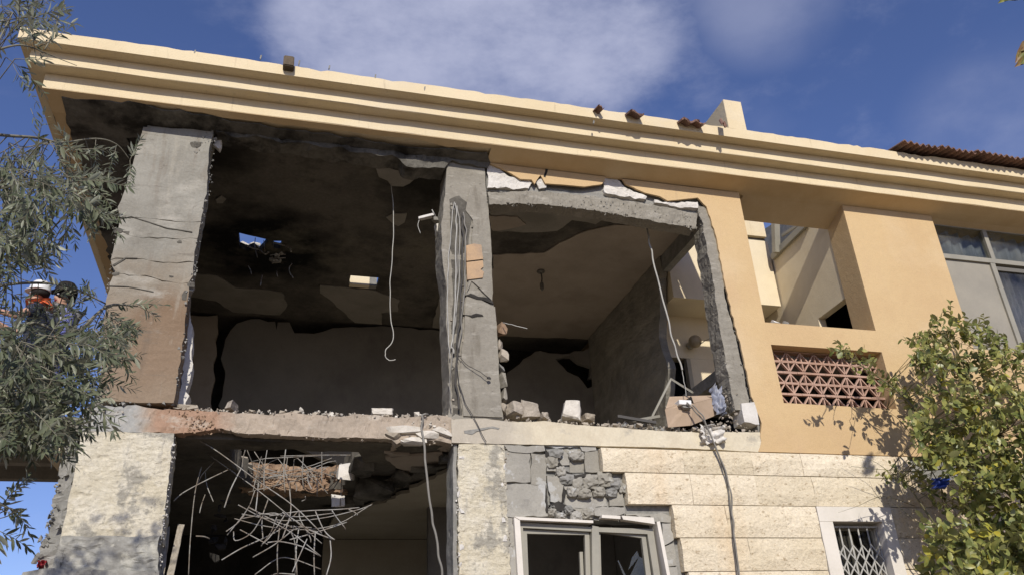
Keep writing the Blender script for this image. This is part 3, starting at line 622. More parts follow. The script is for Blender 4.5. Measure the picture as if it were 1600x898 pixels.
# --- terrace left of the column
plate('terrace_slab', [(-4.6, .35), (-1.76, .35), (-1.76, 1.75), (-4.6, 1.75)], 'Z', 4.10, 4.24, M['concrete'], H)
for y in (.36, .98, 1.62): boxo('terrace_beam', (-4.6, y, 3.96), (-2.0, y+.12, 4.098), M['concrete'], H)
bmt = bmesh.new(); bar(bmt, (-2.02, .3, 4.0), (-1.98, 1.75, 3.98), .16, .2); obj('terrace_beam', bmt, M['pale'], H)
boxo('beam_end', (-2.06, .22, 3.86), (-1.96, .32, 4.08), M['whiteplaster'], H)
# --- upper rooms: walls behind
random.seed(22)
boxo('end_wall', (-1.72, .31, 4.23), (-1.62, 4.8, 7.46), M['backwall'], H)
back1 = jagged(xz([(340, 655), (352, 580), (345, 560), (352, 530), (370, 505), (392, 498), (430, 502), (432, 515), (434, 503), (452, 503), (460, 520), (490, 521), (520, 512), (560, 511), (610, 510), (700, 518)], 4.85)+[(3.05, 7.43), (3.05, 4.3)], .12, .02)
plate('back_wall', back1, 'Y', 4.85, 4.97, M['backwall'], H)
plate('back_wall', jagged(xz([(297, 492), (340, 492), (338, 540), (333, 575), (336, 590), (327, 655), (280, 655)], 4.85), .12, .03), 'Y', 4.85, 4.97, M['ceil2'], H)
back2 = jagged(xz([(785, 650), (792, 582), (836, 549), (890, 552), (930, 542), (957, 545), (958, 660)], 4.85)+[(5.215, 4.3), (3.07, 4.3)], .12, .025)
plate('back_wall', back2, 'Y', 4.85, 4.97, M['backwall'], H, holes=[jagged(xz([(868, 560), (893, 556), (905, 566), (924, 572), (921, 590), (938, 584), (934, 596), (918, 606), (904, 588), (886, 580)], 4.85), .1, .02)])
boxo('dark_room_liner', (-2.3, 5.6, 4.0), (5.6, 5.7, 7.46), M['black'], H)  # black liner sheet standing in for unlit depth behind the back wall
boxo('dark_room_liner', (-2.4, 4.3, 4.0), (-2.3, 5.7, 7.46), M['black'], H)
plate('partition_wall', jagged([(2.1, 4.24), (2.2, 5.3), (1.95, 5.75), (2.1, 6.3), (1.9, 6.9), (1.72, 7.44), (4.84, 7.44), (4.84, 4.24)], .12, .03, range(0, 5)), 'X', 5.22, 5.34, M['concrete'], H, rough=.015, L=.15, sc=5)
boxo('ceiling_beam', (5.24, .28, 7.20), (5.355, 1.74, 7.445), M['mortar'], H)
boxo('dark_room_liner', (5.36, 2.76, 4.0), (7.4, 2.86, 6.2), M['black'], H)
plate('bounce_screed', [(-1.61, .32), (5.21, .32), (5.21, 4.84), (-1.61, 4.84)], 'Z', 4.235, 4.25, M['bounce'], H, holes=[[(p[0]*1.04, p[1]*1.02) for p in hole]])  # unseen light layer, added so sunlit floor brightens the ceilings
boxo('rear_wall', (-2.3, 6.25, 0), (XR, 6.35, 7.46), M['black'], H)  # black liner closing the rear, its colour replaces shade
boxo('dark_room_liner', (5.4, 2.9, 0), (XR, 3.0, 5.15), M['black'], H)
boxo('dark_room_liner', (7.45, 2.0, 5.2), (XR, 2.1, 7.46), M['black'], H)
boxo('side_wall', (XR-.1, .25, 0), (XR, 6.2, 7.46), M['orange'], H)
# ceiling plaster that still clings to the slab
random.seed(23)
def cplate(pts, mm, z=7.452): plate('ceiling_plaster', jagged(xy(pts, z), .10, .02), 'Z', z, z+.016, M[mm], H)
cplate([(586, 258), (618, 259), (649, 266), (647, 281), (630, 292), (611, 291), (606, 283), (592, 277)], 'ceilplaster')
cplate([(603, 340), (614, 335), (636, 334), (632, 348), (622, 354)], 'ceilplaster')
cplate(crop([(420, 80), (560, 95), (600, 115), (650, 150), (800, 160), (870, 172), (895, 230), (860, 275), (640, 262), (560, 210), (420, 190)], 150, 400, 2.9925), 'ceilplaster')
cplate(crop([(0, 90), (300, 120), (430, 170), (420, 230), (330, 238), (335, 300), (190, 290), (80, 190), (0, 130)], 500, 420, 3.453), 'ceilplaster')
cplate(crop([(640, 165), (720, 120), (740, 330), (605, 315), (630, 210)], 500, 420, 3.453), 'ceilplaster')
cplate([(337, 312), (345, 307), (353, 312), (348, 318), (339, 318)], 'ceilplaster')
cplate(crop([(60, 505), (300, 495), (370, 450), (480, 400), (630, 365), (800, 372), (985, 395), (740, 690), (600, 900), (50, 880)], 750, 230, 2.9925), 'ceil2')
cplate(crop([(40, 255), (640, 300), (540, 362), (430, 342), (360, 392), (200, 400), (60, 392)], 750, 230, 2.9925), 'ceilplaster')
plate('ceiling_plaster', jagged(xy(crop([(40, 320), (170, 325), (215, 360), (120, 385), (60, 390)], 750, 230, 2.9925), 7.44), .08, .02), 'Z', 7.435, 7.451, M['ceil2'], H)
# torn steel and rubble round the hole in the roof
random.seed(24)
for pts, r in (([(424, 378), (440, 382), (452, 387), (455, 393)], .014), ([(385, 383), (395, 388), (405, 390), (414, 397), (420, 394)], .010), ([(388, 416), (391, 421), (393, 428)], .006), ([(410, 430), (408, 440), (407, 446)], .006),
               ([(456, 412), (452, 418), (453, 426), (458, 434)], .007), ([(432, 424), (434, 432)], .006), ([(399, 372), (398, 385), (402, 402)], .006), ([(412, 376), (414, 392)], .006), ([(422, 399), (436, 397), (446, 398)], .006), ([(425, 404), (446, 403)], .006)):
    tube('rebar', [P(x, y, 2.45-.012*(y-380)) for x, y in pts], r, M['rebar'], H)
for k, (x, y, w) in enumerate(((383, 381, .10), (399, 381, .11), (433, 383, .07))): p = PZ(x, y, 7.60); obj('rubble_or_sun_block', chunk_bm(p, w*1.6, .06, w*.7, 14, 480+k), M['whiteplaster'], H)
for k in range(9): obj('rubble_or_sun_block', chunk_bm(P(428+U(-8, 16), 400+U(-6, 10), 2.2), U(.04, .09), .07, U(.03, .06), 12, 500+k), M['concrete'], H)
for k, (x, y) in enumerate(((590, 240), (663, 250), (668, 268), (610, 248))):
    obj('ceiling_rubble', chunk_bm(P(x, y, .3), .09, .09, .08, 12, 520+k), M['mortar'], H)
# --- lower storey
random.seed(25)
plate('pillar', xz(jagpx([(127, 674), (120, 720), (110, 770), (100, 815), (95, 842)], .8, 9)+[(252, 842)]+jagpx([(252, 842), (259, 790), (266, 730), (272, 677)], 1.2, 7)), 'Y', -.01, .36, M['pillar'], H, rough=.010, L=.07, sc=8, amp2=.007)
plate('pillar', xz(jagpx([(97, 838), (86, 868), (78, 892), (70, 930)], 1.2, 8)+[(240, 930)]+jagpx([(240, 930), (246, 885), (250, 838)], 1.2, 8), -.05), 'Y', -.05, .34, M['pillarfoot'], H, rough=.022, L=.06, sc=7, amp2=.014)
plate('pillar_side', jagged(xz([(112, 690), (104, 700), (95, 760), (80, 820), (68, 860), (62, 900), (98, 900), (116, 780), (126, 690)], .5), .06, .025), 'Y', .40, .9, M['mortar'], H, rough=.03, L=.07, sc=8, amp2=.02)
plate('ledge', jagged(xz([(36, 893), (62, 888), (250, 892), (245, 940), (20, 940)], -.12), .1, .01), 'Y', -.14, .5, M['pillarfoot'], H, rough=.01, L=.1)
random.seed(26)
plate('pillar', xz(jagpx([(716, 693), (715, 760), (716, 830), (717, 905)], 1.0, 8)+[(798, 905)]+jagpx([(798, 905), (794, 830), (790, 760), (787, 694)], .9, 8)), 'Y', -.012, .34, M['pillar'], H, rough=.008, L=.07, sc=9, amp2=.007)
plate('pillar_side', xz([(709, 693), (714, 693), (715, 905), (708, 905)], .0), 'Y', .02, .33, M['mortar'], H, rough=.012, L=.09)
for k in range(14):
    obj('plaster_flake', chunk_bm(P(717+U(-1, 6) if k % 2 else 784+U(0, 9), 700+k*14, -.015), U(.03, .06), .02, U(.04, .09), 10, 560+k), M['whiteplaster' if k % 3 else 'pillar'], H)
# mortar bed behind the missing cladding
wo = [(2.24, 2.0), (3.93, 2.0), (3.93, 3.25), (2.24, 3.25)]
gw = [(5.74, 2.0), (6.62, 2.0), (6.62, 3.32), (5.74, 3.32)]
plate('block_wall', jagged([(2.16, 1.9), (2.16, 3.995), (XR, 3.995), (XR, 1.9)], .5, 0), 'Y', .035, .22, M['mortar'], H, holes=[jagged(wo, .12, .012), gw])
# exposed grey blocks above the window
blocks = [[(22, 60), (205, 70), (212, 268), (32, 272)], [(212, 75), (312, 80), (318, 150), (312, 285), (216, 285)], [(34, 285), (318, 278), (330, 498), (48, 505)],
          [(318, 60), (420, 30), (470, 90), (478, 150), (430, 160), (350, 120)], [(320, 130), (415, 160), (410, 205), (322, 195)], [(420, 40), (545, 30), (570, 60), (575, 200), (480, 200), (485, 110)],
          [(574, 70), (655, 62), (672, 205), (582, 205)], [(322, 225), (420, 235), (438, 330), (430, 425), (345, 400)], [(425, 235), (560, 222), (580, 290), (500, 335), (440, 320)], [(565, 225), (680, 232), (700, 300), (600, 320), (585, 280)],
          [(685, 240), (815, 238), (826, 300), (740, 318), (705, 300)], [(440, 350), (560, 345), (600, 335), (720, 330), (735, 430), (500, 440), (450, 415)], [(735, 325), (830, 310), (846, 428), (745, 430)],
          [(480, 435), (590, 445), (590, 500), (490, 500)], [(590, 445), (700, 440), (845, 440), (850, 485), (700, 492), (600, 500)], [(855, 485), (1090, 478), (1160, 500), (1158, 540), (1040, 535), (1020, 500), (860, 495)],
          [(1100, 545), (1160, 545), (1180, 660), (1110, 700)], [(1115, 705), (1180, 680), (1200, 830), (1145, 840)], [(1145, 845), (1200, 840), (1215, 930), (1150, 930)], [(30, 20), (300, 25), (310, 60), (180, 75), (60, 62)], [(310, 22), (650, 22), (655, 55), (560, 60), (545, 28), (420, 38)], [(40, 510), (90, 512), (110, 700), (60, 700)], [(60, 705), (105, 705), (120, 900), (80, 900)]]
random.seed(27)
for k, b in enumerate(blocks):
    y0 = U(-.012, .008)+(.02 if k in (3, 5, 8, 9, 10, 11) else 0)
    rg = .018 if k in (3, 4, 8, 9, 10, 13, 14) else .006
    plate('concrete_block', jagged(xz(crop(b, 780, 690, 4.317)), .05, .010), 'Y', y0, .06, M['block'], H, rough=rg, L=.11, sc=10, amp2=rg*.6)
random.seed(28)
for k in range(9): obj('mortar_lump', chunk_bm(P(866+U(-6, 18), 797+U(-8, 8), 0), U(.03, .07), .06, U(.02, .05), 10, 600+k), M['mortar'], H)
# limestone cladding: courses of bossed blocks
zl = [3.985, 3.726, 3.397, 3.062, 2.73, 2.39, 2.05]
starts = [3.255, 3.497, 3.985, 4.03, 4.07, 4.07]
random.seed(29)
def stone(x0, x1, z0, z1):
    bm = bmesh.new(); nx = max(3, int((x1-x0)/.16)); nz_ = 3; g = .0012; y0 = -.055+U(-.004, .004); dep = .085
    grid = {}
    for i in range(nx+1):
        for j in range(nz_+1):
            u, v = i/nx, j/nz_
            edge = i in (0, nx) or j in (0, nz_)
            y = y0+(0 if j in (0, nz_) else -U(.006, .022))
            grid[i, j] = bm.verts.new((x0+g+(x1-x0-2*g)*u+(0 if edge else U(-.02, .02)), y, z0+.004+(z1-z0-.008)*v+(0 if edge else U(-.015, .015))))
    for i in range(nx):
        for j in range(nz_): bm.faces.new((grid[i, j], grid[i+1, j], grid[i+1, j+1], grid[i, j+1]))
    r = bmesh.ops.extrude_edge_only(bm, edges=[e for e in bm.edges if e.is_boundary])
    for v in [q for q in r['geom'] if isinstance(q, bmesh.types.BMVert)]: v.co.y = y0+dep
    return obj('stone_block', bm, M['stone'], H)
for r_ in range(6):
    z1, z0 = zl[r_], zl[r_+1]; X = starts[r_]; first = True
    while X < 11.5:
        w = U(.62, 1.02)
        if first: w = .93 if r_ == 0 else (.74 if r_ == 1 else U(.5, .9)); first = False
        x1 = X+w
        if r_ == 0 and X > 6.75 and X < 7.9: X = x1; continue
        a, b = X, x1
        if r_ >= 2:         # the grille window interrupts these courses
            if a < 5.70 and b > 5.70: b = 5.695
            if a >= 5.70 and a < 6.655: a = 6.66
            if b-a < .15:
                X = max(x1, 6.66) if a >= 5.7 else x1; continue
        stone(a, b, z0, z1)
        X = b if b < 5.69 or b > 5.70 else 6.66
# --- broken aluminium window
win = None
bm = bmesh.new()
def q4(pts, y0, y1, Yp=0.0): hexa(bm, [v for yy in (y0, y1) for v in [Vector((P(a, b, Yp).x, yy, P(a, b, Yp).z)) for a, b in pts]])
q4([(801, 808), (924, 814), (924, 818), (810, 813)], -.055, .12)
q4([(801, 809), (810, 814), (816, 905), (807, 905)], -.055, .12)
win = obj('window', bm, M['marble'], H)
for pts, y0, y1 in (([(937, 805.5), (966, 807), (966, 812), (937, 810)], -.06, .02), ([(967, 807), (1017, 810), (1019, 820), (970, 813)], -.07, .02), ([(1023, 816), (1028, 815), (1045, 905), (1040, 905)], -.05, .14)):
    bm = bmesh.new(); q4(pts, y0, y1); obj('trim_piece', bm, M['marble'], win)
def frame(name, o, i, y0, y1, m_):
    global bm
    bm = bmesh.new()
    for k in range(len(o)-1):
        q4([o[k], o[k+1], i[k+1], i[k]], y0, y1)
    return obj(name, bm, M[m_], win)
frame('window_frame', [(814, 905), (811, 814), (925, 822), (1022, 825), (1034, 905)], [(822, 905), (818, 823), (925, 829), (1013, 833), (1024, 905)], .02, .10, 'alu')
frame('mullion', [(925, 820), (936, 822)], [(926, 905), (937, 905)], .005, .11, 'alu')
frame('sash', [(822, 905), (819, 824), (924, 829), (926, 905)], [(829, 905), (826, 831), (917, 833), (919, 905)], .06, .10, 'alu')
frame('sash', [(937, 905), (936, 824), (1012, 833), (1022, 905)], [(943, 905), (941, 829), (1006, 838), (1014, 905)], .055, .095, 'alu')
frame('sash', [(912, 858), (917, 858)], [(914, 905), (919, 905)], .12, .15, 'alu')
bm = bmesh.new(); q4([(969, 873), (971, 873), (986, 905), (982, 905)], .07, .074); obj('glass_shard', bm, M['glass'], win)
bm = bmesh.new(); q4([(1003, 867), (1012, 871), (1016, 905), (985, 905), ][:4], .07, .074); obj('glass_shard', bm, M['glass'], win)
bm = bmesh.new(); q4([(992, 868), (1000, 858), (1003, 867), (986, 888)], .07, .074); obj('glass_shard', bm, M['glass'], win)
boxo('dark_room_liner', (1.9, 2.6, 1.9), (4.4, 2.7, 4.0), M['backwall'], H)
boxo('dark_room_liner', (4.41, .3, 1.9), (4.5, 2.7, 4.0), M['backwall'], H)
# --- grille window with white marble surround
bm = bmesh.new()
for pts, y1 in (([(5.70, 3.235), (5.70, 3.393), (6.655, 3.393), (6.655, 3.235)], -.075), ([(5.70, 2.0), (5.70, 3.233), (5.868, 3.233), (5.868, 2.0)], -.072), ([(6.50, 2.0), (6.50, 3.233), (6.655, 3.233), (6.655, 2.0)], -.072)):
    box(bm, (pts[0][0], y1, min(p[1] for p in pts)), (pts[2][0], .20, max(p[1] for p in pts)))
gwin = obj('window', bm, M['marble'], H)
bm = bmesh.new(); box(bm, (5.868, .10, 3.17), (6.50, .15, 3.232)); box(bm, (5.868, .10, 2.0), (5.905, .15, 3.168)); box(bm, (6.463, .10, 2.0), (6.50, .15, 3.168)); box(bm, (6.17, .105, 2.0), (6.20, .145, 3.168)); obj('window_frame', bm, M['alu'], gwin)
bm = bmesh.new(); box(bm, (5.907, .12, 2.0), (6.168, .126, 3.168)); box(bm, (6.202, .12, 2.0), (6.461, .126, 3.168)); obj('pane', bm, M['glass'], gwin)
xs = [5.89+.1175*i for i in range(6)]
for x in xs: tube('grille_bar', [(x, .03, 2.0), (x, .03, 3.20)], .009, M['wire'], gwin, smooth=1)
for i, x in enumerate(xs[:-1]):
    for s in range(5):
        z = 3.0-s*.16
        bm = bmesh.new(); bar(bm, (x, .02, z), (x+.1175, .02, z-.16), .008, .014); bar(bm, (x, .012, z-.16), (x+.1175, .012, z), .008, .014); obj('grille_lattice', bm, M['wire'], gwin)
boxo('grille_rail', (5.87, .02, 3.185), (6.50, .045, 3.205), M['wire'], gwin)
boxo('dark_room_liner', (5.4, 1.8, 1.9), (7.0, 1.9, 4.0), M['backwall'], H)
# --- lower room: ceiling remains and the slanting inner wall
random.seed(30)
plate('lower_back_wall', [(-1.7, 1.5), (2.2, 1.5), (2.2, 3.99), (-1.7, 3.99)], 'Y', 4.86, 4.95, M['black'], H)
plate('ceiling_plaster', jagged(xy([(706, 726), (690, 736), (662, 750), (640, 762), (618, 774), (590, 783), (560, 795), (522, 804)], 3.96)+[(.72, 4.79), (3.2, 4.79), (3.2, .75)], .10, .05, range(0, 7)), 'Z', 3.93, 3.97, M['ceil3'], H)
plate('lower_back_wall', [(.74, 1.5), (3.3, 1.5), (3.3, 3.925), (.74, 3.925)], 'Y', 4.80, 4.85, M['ceil3'], H)
for k in range(16):
    t_ = k/15; p = PZ(700-178*t_+U(-6, 6), 722+80*t_+U(-8, 2), 3.96)
    obj('hanging_plaster', chunk_bm((p.x-.05, p.y-.05, 3.95+U(-.02, .03)), U(.15, .35), U(.15, .4), U(.05, .12), 16, 640+k), M['soffitsoot'], H)
for pts in ([(602, 712), (690, 706), (704, 716), (680, 730), (640, 738), (618, 726)], [(600, 705), (640, 708), (612, 712)]):
    plate('ceiling_plaster', jagged(xy(pts, 3.985), .06, .02), 'Z', 3.97, 3.995, M['ceil2'], H)
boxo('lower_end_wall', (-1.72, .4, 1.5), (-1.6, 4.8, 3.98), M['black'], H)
boxo('lower_floor', (-1.7, .1, 1.2), (4.4, 4.9, 1.4), M['mortar'], H)
obj('hanging_slab_piece', chunk_bm(P(540, 738, 1.2), .20, .25, .26, 22, 660), M['whiteplaster'], H)
obj('hanging_slab_piece', chunk_bm(P(528, 782, 1.3), .16, .06, .15, 16, 661), M['whiteplaster'], H)
obj('hanging_slab_piece', chunk_bm(P(585, 760, 1.5), .45, .5, .3, 22, 662), M['soffitsoot'], H)
obj('hanging_slab_piece', chunk_bm(P(565, 725, 1.0), .3, .5, .25, 22, 663), M['soffitsoot'], H)
random.seed(77)
for k in range(10): obj('burnt_debris', chunk_bm(P(343+U(-12, 14), 785+k*9+U(-5, 5), 1.5+U(-.1, .1)), U(.03, .14), .12, U(.03, .13), 16, 900+k), M['black'], H)
# reinforcing bars blown out of the slab
RB = [[(160, 130), (310, 200), (560, 380), (760, 520), (915, 670)], [(295, 240), (520, 400), (720, 560), (915, 725)], [(460, 515), (580, 580), (740, 660), (910, 795)], [(260, 310), (225, 450), (200, 700), (190, 900)], [(405, 325), (280, 385), (160, 450), (108, 495)],
      [(280, 330), (290, 410), (325, 498)], [(330, 280), (265, 350), (235, 410)], [(475, 320), (420, 430), (385, 530)], [(570, 395), (555, 550)], [(740, 430), (745, 560), (700, 700)], [(625, 480), (590, 590), (595, 700)], [(550, 440), (510, 540), (400, 680)],
      [(440, 590), (600, 630), (800, 650), (1000, 620), (1190, 510)], [(480, 565), (700, 600), (900, 590), (1100, 545), (1185, 515)], [(630, 575), (800, 550), (1000, 540), (1120, 530)], [(740, 705), (900, 660), (1050, 610)], [(370, 815), (480, 750), (590, 700), (700, 640), (790, 545)],
      [(540, 800), (660, 730), (760, 650)], [(550, 895), (670, 810), (760, 810), (910, 865)], [(620, 720), (690, 715), (800, 740), (910, 795)], [(640, 898), (680, 888), (770, 893)], [(790, 550), (800, 600), (850, 690), (855, 720)], [(880, 550), (920, 640), (950, 680), (985, 705)],
      [(970, 545), (1000, 590), (1040, 640), (1040, 655)], [(960, 700), (965, 800), (940, 898)], [(835, 700), (790, 800), (755, 880)], [(740, 650), (770, 730), (770, 890)], [(670, 580), (640, 660), (585, 740)], [(720, 560), (640, 680), (590, 730)], [(435, 660), (445, 710), (530, 670), (590, 580)],
      [(230, 685), (305, 700)], [(280, 460), (250, 560)], [(720, 200), (715, 450)], [(815, 250), (815, 430)], [(915, 200), (915, 400)], [(620, 200), (600, 440)], [(510, 180), (480, 320)], [(690, 250), (1120, 245)], [(1020, 290), (1015, 520)], [(1085, 290), (1040, 400)], [(685, 640), (675, 898)], [(790, 640), (780, 898)],
      [(880, 660), (875, 898)], [(480, 590), (640, 560), (700, 575)], [(500, 565), (450, 620), (395, 660)], [(1060, 540), (1110, 570)], [(845, 650), (985, 705)], [(470, 650), (620, 730)], [(560, 560), (780, 580), (980, 560)], [(700, 555), (860, 660)], [(825, 470), (805, 495)], [(900, 340), (890, 470)], [(840, 345), (860, 430)], [(770, 400), (775, 440)],
      [(520, 530), (700, 620), (860, 640)], [(640, 590), (760, 640), (890, 660)]]
random.seed(31)
for k, pts in enumerate(RB):
    px = crop(pts, 240, 640, 3.481); yb = U(.16, .62); tl = U(-.2, .2)
    if k in (32, 33, 34, 35, 36, 37, 38, 39): yb = 1.3
    n = len(px)-1
    rad = U(.0048, .0066)
    p3 = [P(x, y, yb+tl*(i/n-.5)) for i, (x, y) in enumerate(px)]
    if len(p3) == 2: p3.insert(1, (p3[0]+p3[1])/2+Vector((U(-.02, .02), U(-.03, .03), U(-.01, .01))))
    tube('rebar', p3, rad, M['rebar'], H, sides=5, smooth=4)
random.seed(32)
for k in range(16): tube('rebar', [(U(-.35, .7), 1.9, 4.05+U(-.03, .12)), (U(-.3, .7), 1.75, 4.15+U(-.1, .15)), (U(-.35, .7), 1.6+U(-.1, .2), 4.1+U(-.25, .25))], .005, M['rebar'], H, sides=5, smooth=3)
# --- things on the roof
a = P(1130, 155, -.6); b = P(1158, 160, -.6)
boxo('parapet_block', (a.x, -.597, 8.03), (b.x, .8, a.z), M['cream'], H, .006)
plate('stair_tower', [(1.0, 8.2), (1.0, 10.3), (6, 10.3), (6, 8.2)], 'X', 13.0, 15.5, M['pale'], H)
def tile_bm(w=.2, L=.42, th=.014, n=14, waves=2):
    bm = bmesh.new(); up = []; dn = []
    for i in range(n+1):
        u = i/n; z = .021*math.sin(u*waves*2*math.pi)+.018
        for y in (0, 1): pass
        up.append([bm.verts.new((u*w, 0, z+th)), bm.verts.new((u*w, L, z+th))]); dn.append([bm.verts.new((u*w, 0, z)), bm.verts.new((u*w, L, z))])
    for i in range(n):
        bm.faces.new((up[i][0], up[i+1][0], up[i+1][1], up[i][1])); bm.faces.new((dn[i][0], dn[i][1], dn[i+1][1], dn[i+1][0]))
        bm.faces.new((up[i][0], dn[i][0], dn[i+1][0], up[i+1][0])); bm.faces.new((up[i][1], up[i+1][1], dn[i+1][1], dn[i][1]))
    bm.faces.new((up[0][0], up[0][1], dn[0][1], dn[0][0])); bm.faces.new((up[n][0], dn[n][0], dn[n][1], up[n][1]))
    bmesh.ops.recalc_face_normals(bm, faces=bm.faces); return bm
bt = tile_bm(); meT = bpy.data.meshes.new('roof_tile'); bt.to_mesh(meT); bt.free(); meT.materials.append(M['tile'])
random.seed(33)
TX0 = P(1397, 234, -.78).x
for r_ in range(3):
    for i in range(26):
        X = TX0+i*.197
        if r_ == 0 and i == 0: continue
        o = bpy.data.objects.new('roof_tile', meT); C.objects.link(o); o.parent = H; o.matrix_parent_inverse = Matrix.Translation(-WLOC[H])
        o.matrix_basis = Matrix.Translation((X+U(-.006, .006), -.78+r_*.36+U(-.02, .02), 8.046+r_*.075+U(-.006, .008))) @ Matrix.Rotation(R(11+U(-2, 2)), 4, 'X') @ Matrix.Rotation(R(U(-2, 2)), 4, 'Y')
plate('roof_deck', [(-.54, 8.04), (6, 9.24), (6, 8.04)], 'X', TX0+.1, XR, M['mortar'], H)
plate('roof_verge', [(-.54, 8.045), (-.54, 8.08), (.3, 8.26), (.3, 8.05)], 'X', TX0-.02, TX0+.06, M['mortar'], H, rough=.01, L=.1)
TG = 'broken roof tiles left on the cornice'
def loose_tile(px, py, lab, sc, rz, rx, ry=0, cut=(.3, 1)):
    bm = tile_bm(.26*sc, .34*min(1, sc+.15), .028 if sc > .5 else .016, 14, 2 if sc > 1 else 1)
    M4 = Matrix.Translation(P(px, py, -.72)) @ Matrix.Rotation(R(rz), 4, 'Z') @ Matrix.Rotation(R(rx), 4, 'X') @ Matrix.Rotation(R(ry), 4, 'Y')
    for v in bm.verts:
        v.co.y += noise.noise(v.co*30+Vector((px, 0, 0)))*.03 if v.co.y < .1 else 0
    bmesh.ops.transform(bm, matrix=M4, verts=bm.verts)
    return tag(obj('broken_roof_tile', bm, M['tile']), lab, 'roof tile', TG)
loose_tile(984, 178, 'lone curved clay tile shard on the cornice left of the double tile', .75, 4, 16)
loose_tile(1066, 190, 'double wave clay tile piece on the cornice beside the square parapet block', 1.25, 3, 14)
loose_tile(934, 169, 'smallest dark tile scrap lying flat on the cornice edge', .35, 8, 6)
loose_tile(1126, 198, 'little tile splinter standing against the foot of the parapet block', .28, -20, 60, 20)
bm = bmesh.new(); p = P(442, 101, -.70)
box(bm, (p.x, -.70, p.z), (p.x+.115, -.30, p.z+.14)); bmesh.ops.bevel(bm, geom=bm.edges[:], offset=.01, segments=2, affect='EDGES'); ruffle(bm, .006, 12)
tag(obj('timber_end', bm, M['timber']), 'brown timber rafter end sticking out over the top of the cornice', 'timber')
# cracks in the top band of the cornice
for x, y, L_ in ((587, 118, 8), (468, 96, 12), (408, 88, 9), (305, 80, 6), (664, 137, 9), (515, 104, 7), (928, 190, 6)):
    p = P(x, y, -.60); plate('crack', [(p.x-.008, p.z+.01), (p.x+.008, p.z+.015), (p.x+.004, p.z-.02), (p.x-.004, p.z-.006*L_), (p.x-.012, p.z-.03)], 'Y', -.6025, -.58, M['mortar'], H)

# --- upper right window
def Wq(bm, x0, x1, z0, z1, y0, y1): box(bm, (x0, y0, z0), (x1, y1, z1))
bm = bmesh.new(); X0, X1, Z0, ZM, Z1 = 8.582, 10.62, 5.452, 6.91, ZS-.0065
Wq(bm, X0, X0+.05, Z0, Z1, .10, .18); Wq(bm, X1-.05, X1, Z0, Z1, .10, .18); Wq(bm, X0+.05, X1-.05, Z1-.05, Z1, .10, .18); Wq(bm, X0+.05, X1-.05, Z0, Z0+.06, .10, .18)
uw = obj('window', bm, M['alu'], H)
boxo('transom', (X0+.05, .095, ZM-.035), (X1-.05, .185, ZM+.035), M['alu'], uw)
boxo('mullion', (9.55, .098, ZM+.036), (9.62, .182, Z1-.051), M['alu'], uw)
boxo('mullion', (9.50, .10, Z0+.061), (9.58, .18, ZM-.036), M['alu'], uw)
boxo('pane', (X0+.05, .135, ZM+.036), (9.55, .14, Z1-.051), M['glass'], uw)
boxo('pane', (9.62, .135, ZM+.036), (X1-.05, .14, Z1-.051), M['glass'], uw)
boxo('sliding_screen', (X0+.05, .13, Z0+.061), (9.50, .15, ZM-.036), M['blind'], uw)
boxo('pane', (9.58, .135, Z0+.061), (X1-.05, .14, ZM-.14), M['glass'], uw)
boxo('sash', (9.58, .11, ZM-.14), (X1-.05, .17, ZM-.08), M['aludark'], uw)
def curtain(x0, x1, z0, z1, y, m_, lab, seed):
    rnd = random.Random(seed); bm = bmesh.new(); n = 70; rows = []
    for i in range(n+1):
        x = x0+(x1-x0)*i/n; yy = y+.03*math.sin(i*.85+rnd.uniform(-.3, .3))+.015*math.sin(i*.31)
        rows.append([bm.verts.new((x, yy+rnd.uniform(-.004, .004), z)) for z in (z0, (z0+z1)/2, z1)])
    for a, b in zip(rows, rows[1:]):
        for k in range(2): bm.faces.new((a[k], b[k], b[k+1], a[k+1]))
    bmesh.ops.solidify(bm, geom=bm.faces[:], thickness=.003)
    return tag(obj('curtain', bm, M[m_], smooth=True), lab, 'curtain', 'curtains in the upper right window')
curtain(X0+.06, X1-.06, ZM+.0, Z1-.06, .235, 'curtain', 'pale grey net curtain behind the top panes of the upper right window', 1)
curtain(9.6, X1-.06, Z0+.07, ZM-.09, .24, 'lilac', 'lilac patterned curtain behind the lower right pane of the upper window', 2)
boxo('dark_room_liner', (8.4, .9, 5.3), (11, 1.0, 7.46), M['black'], H)  # black sheet as painted darkness behind the curtains

# ------------------------------------------------------------------ loose things in and on the house
def cable(name, px, Y, r, m_, lab, cat, group=None, sides=6):
    ys = Y if isinstance(Y, (list, tuple)) else [Y]*len(px)
    pts = catmull([P(x, y, yy) for (x, y), yy in zip(px, ys)], 3); rk = random.Random(int(px[0][0]*7+len(px)))
    pts = [p+Vector((rk.uniform(-1, 1), rk.uniform(-1, 1)*.6, rk.uniform(-1, 1)*.5))*min(.011, r*1.3)*(0 < i < len(pts)-1) for i, p in enumerate(pts)]
    return tag(tube(name, pts, r, M[m_], None, sides=sides), lab, cat, group)
cable('hanging_wire', [(611, 289), (615, 330), (613, 390), (610, 440), (611, 490), (614, 528), (604, 545), (602, 556), (609, 563), (618, 561)], .55, .0055, 'wire', 'thin pale wire hanging from the sooty ceiling and hooking up at its end', 'wire')
cable('hanging_cable', [(1011, 346), (1013, 370), (1020, 405), (1032, 450), (1045, 505), (1058, 555), (1066, 578)], .35, .011, 'wire', 'thick pale cable hanging from the arched beam into the right room', 'cable')
cable('hanging_wire', [(1066, 579), (1069, 595), (1072, 618)], [.35, .2, -.05], .004, 'wire', 'thin wire running from the thick pale cable down to the white junction box', 'wire')
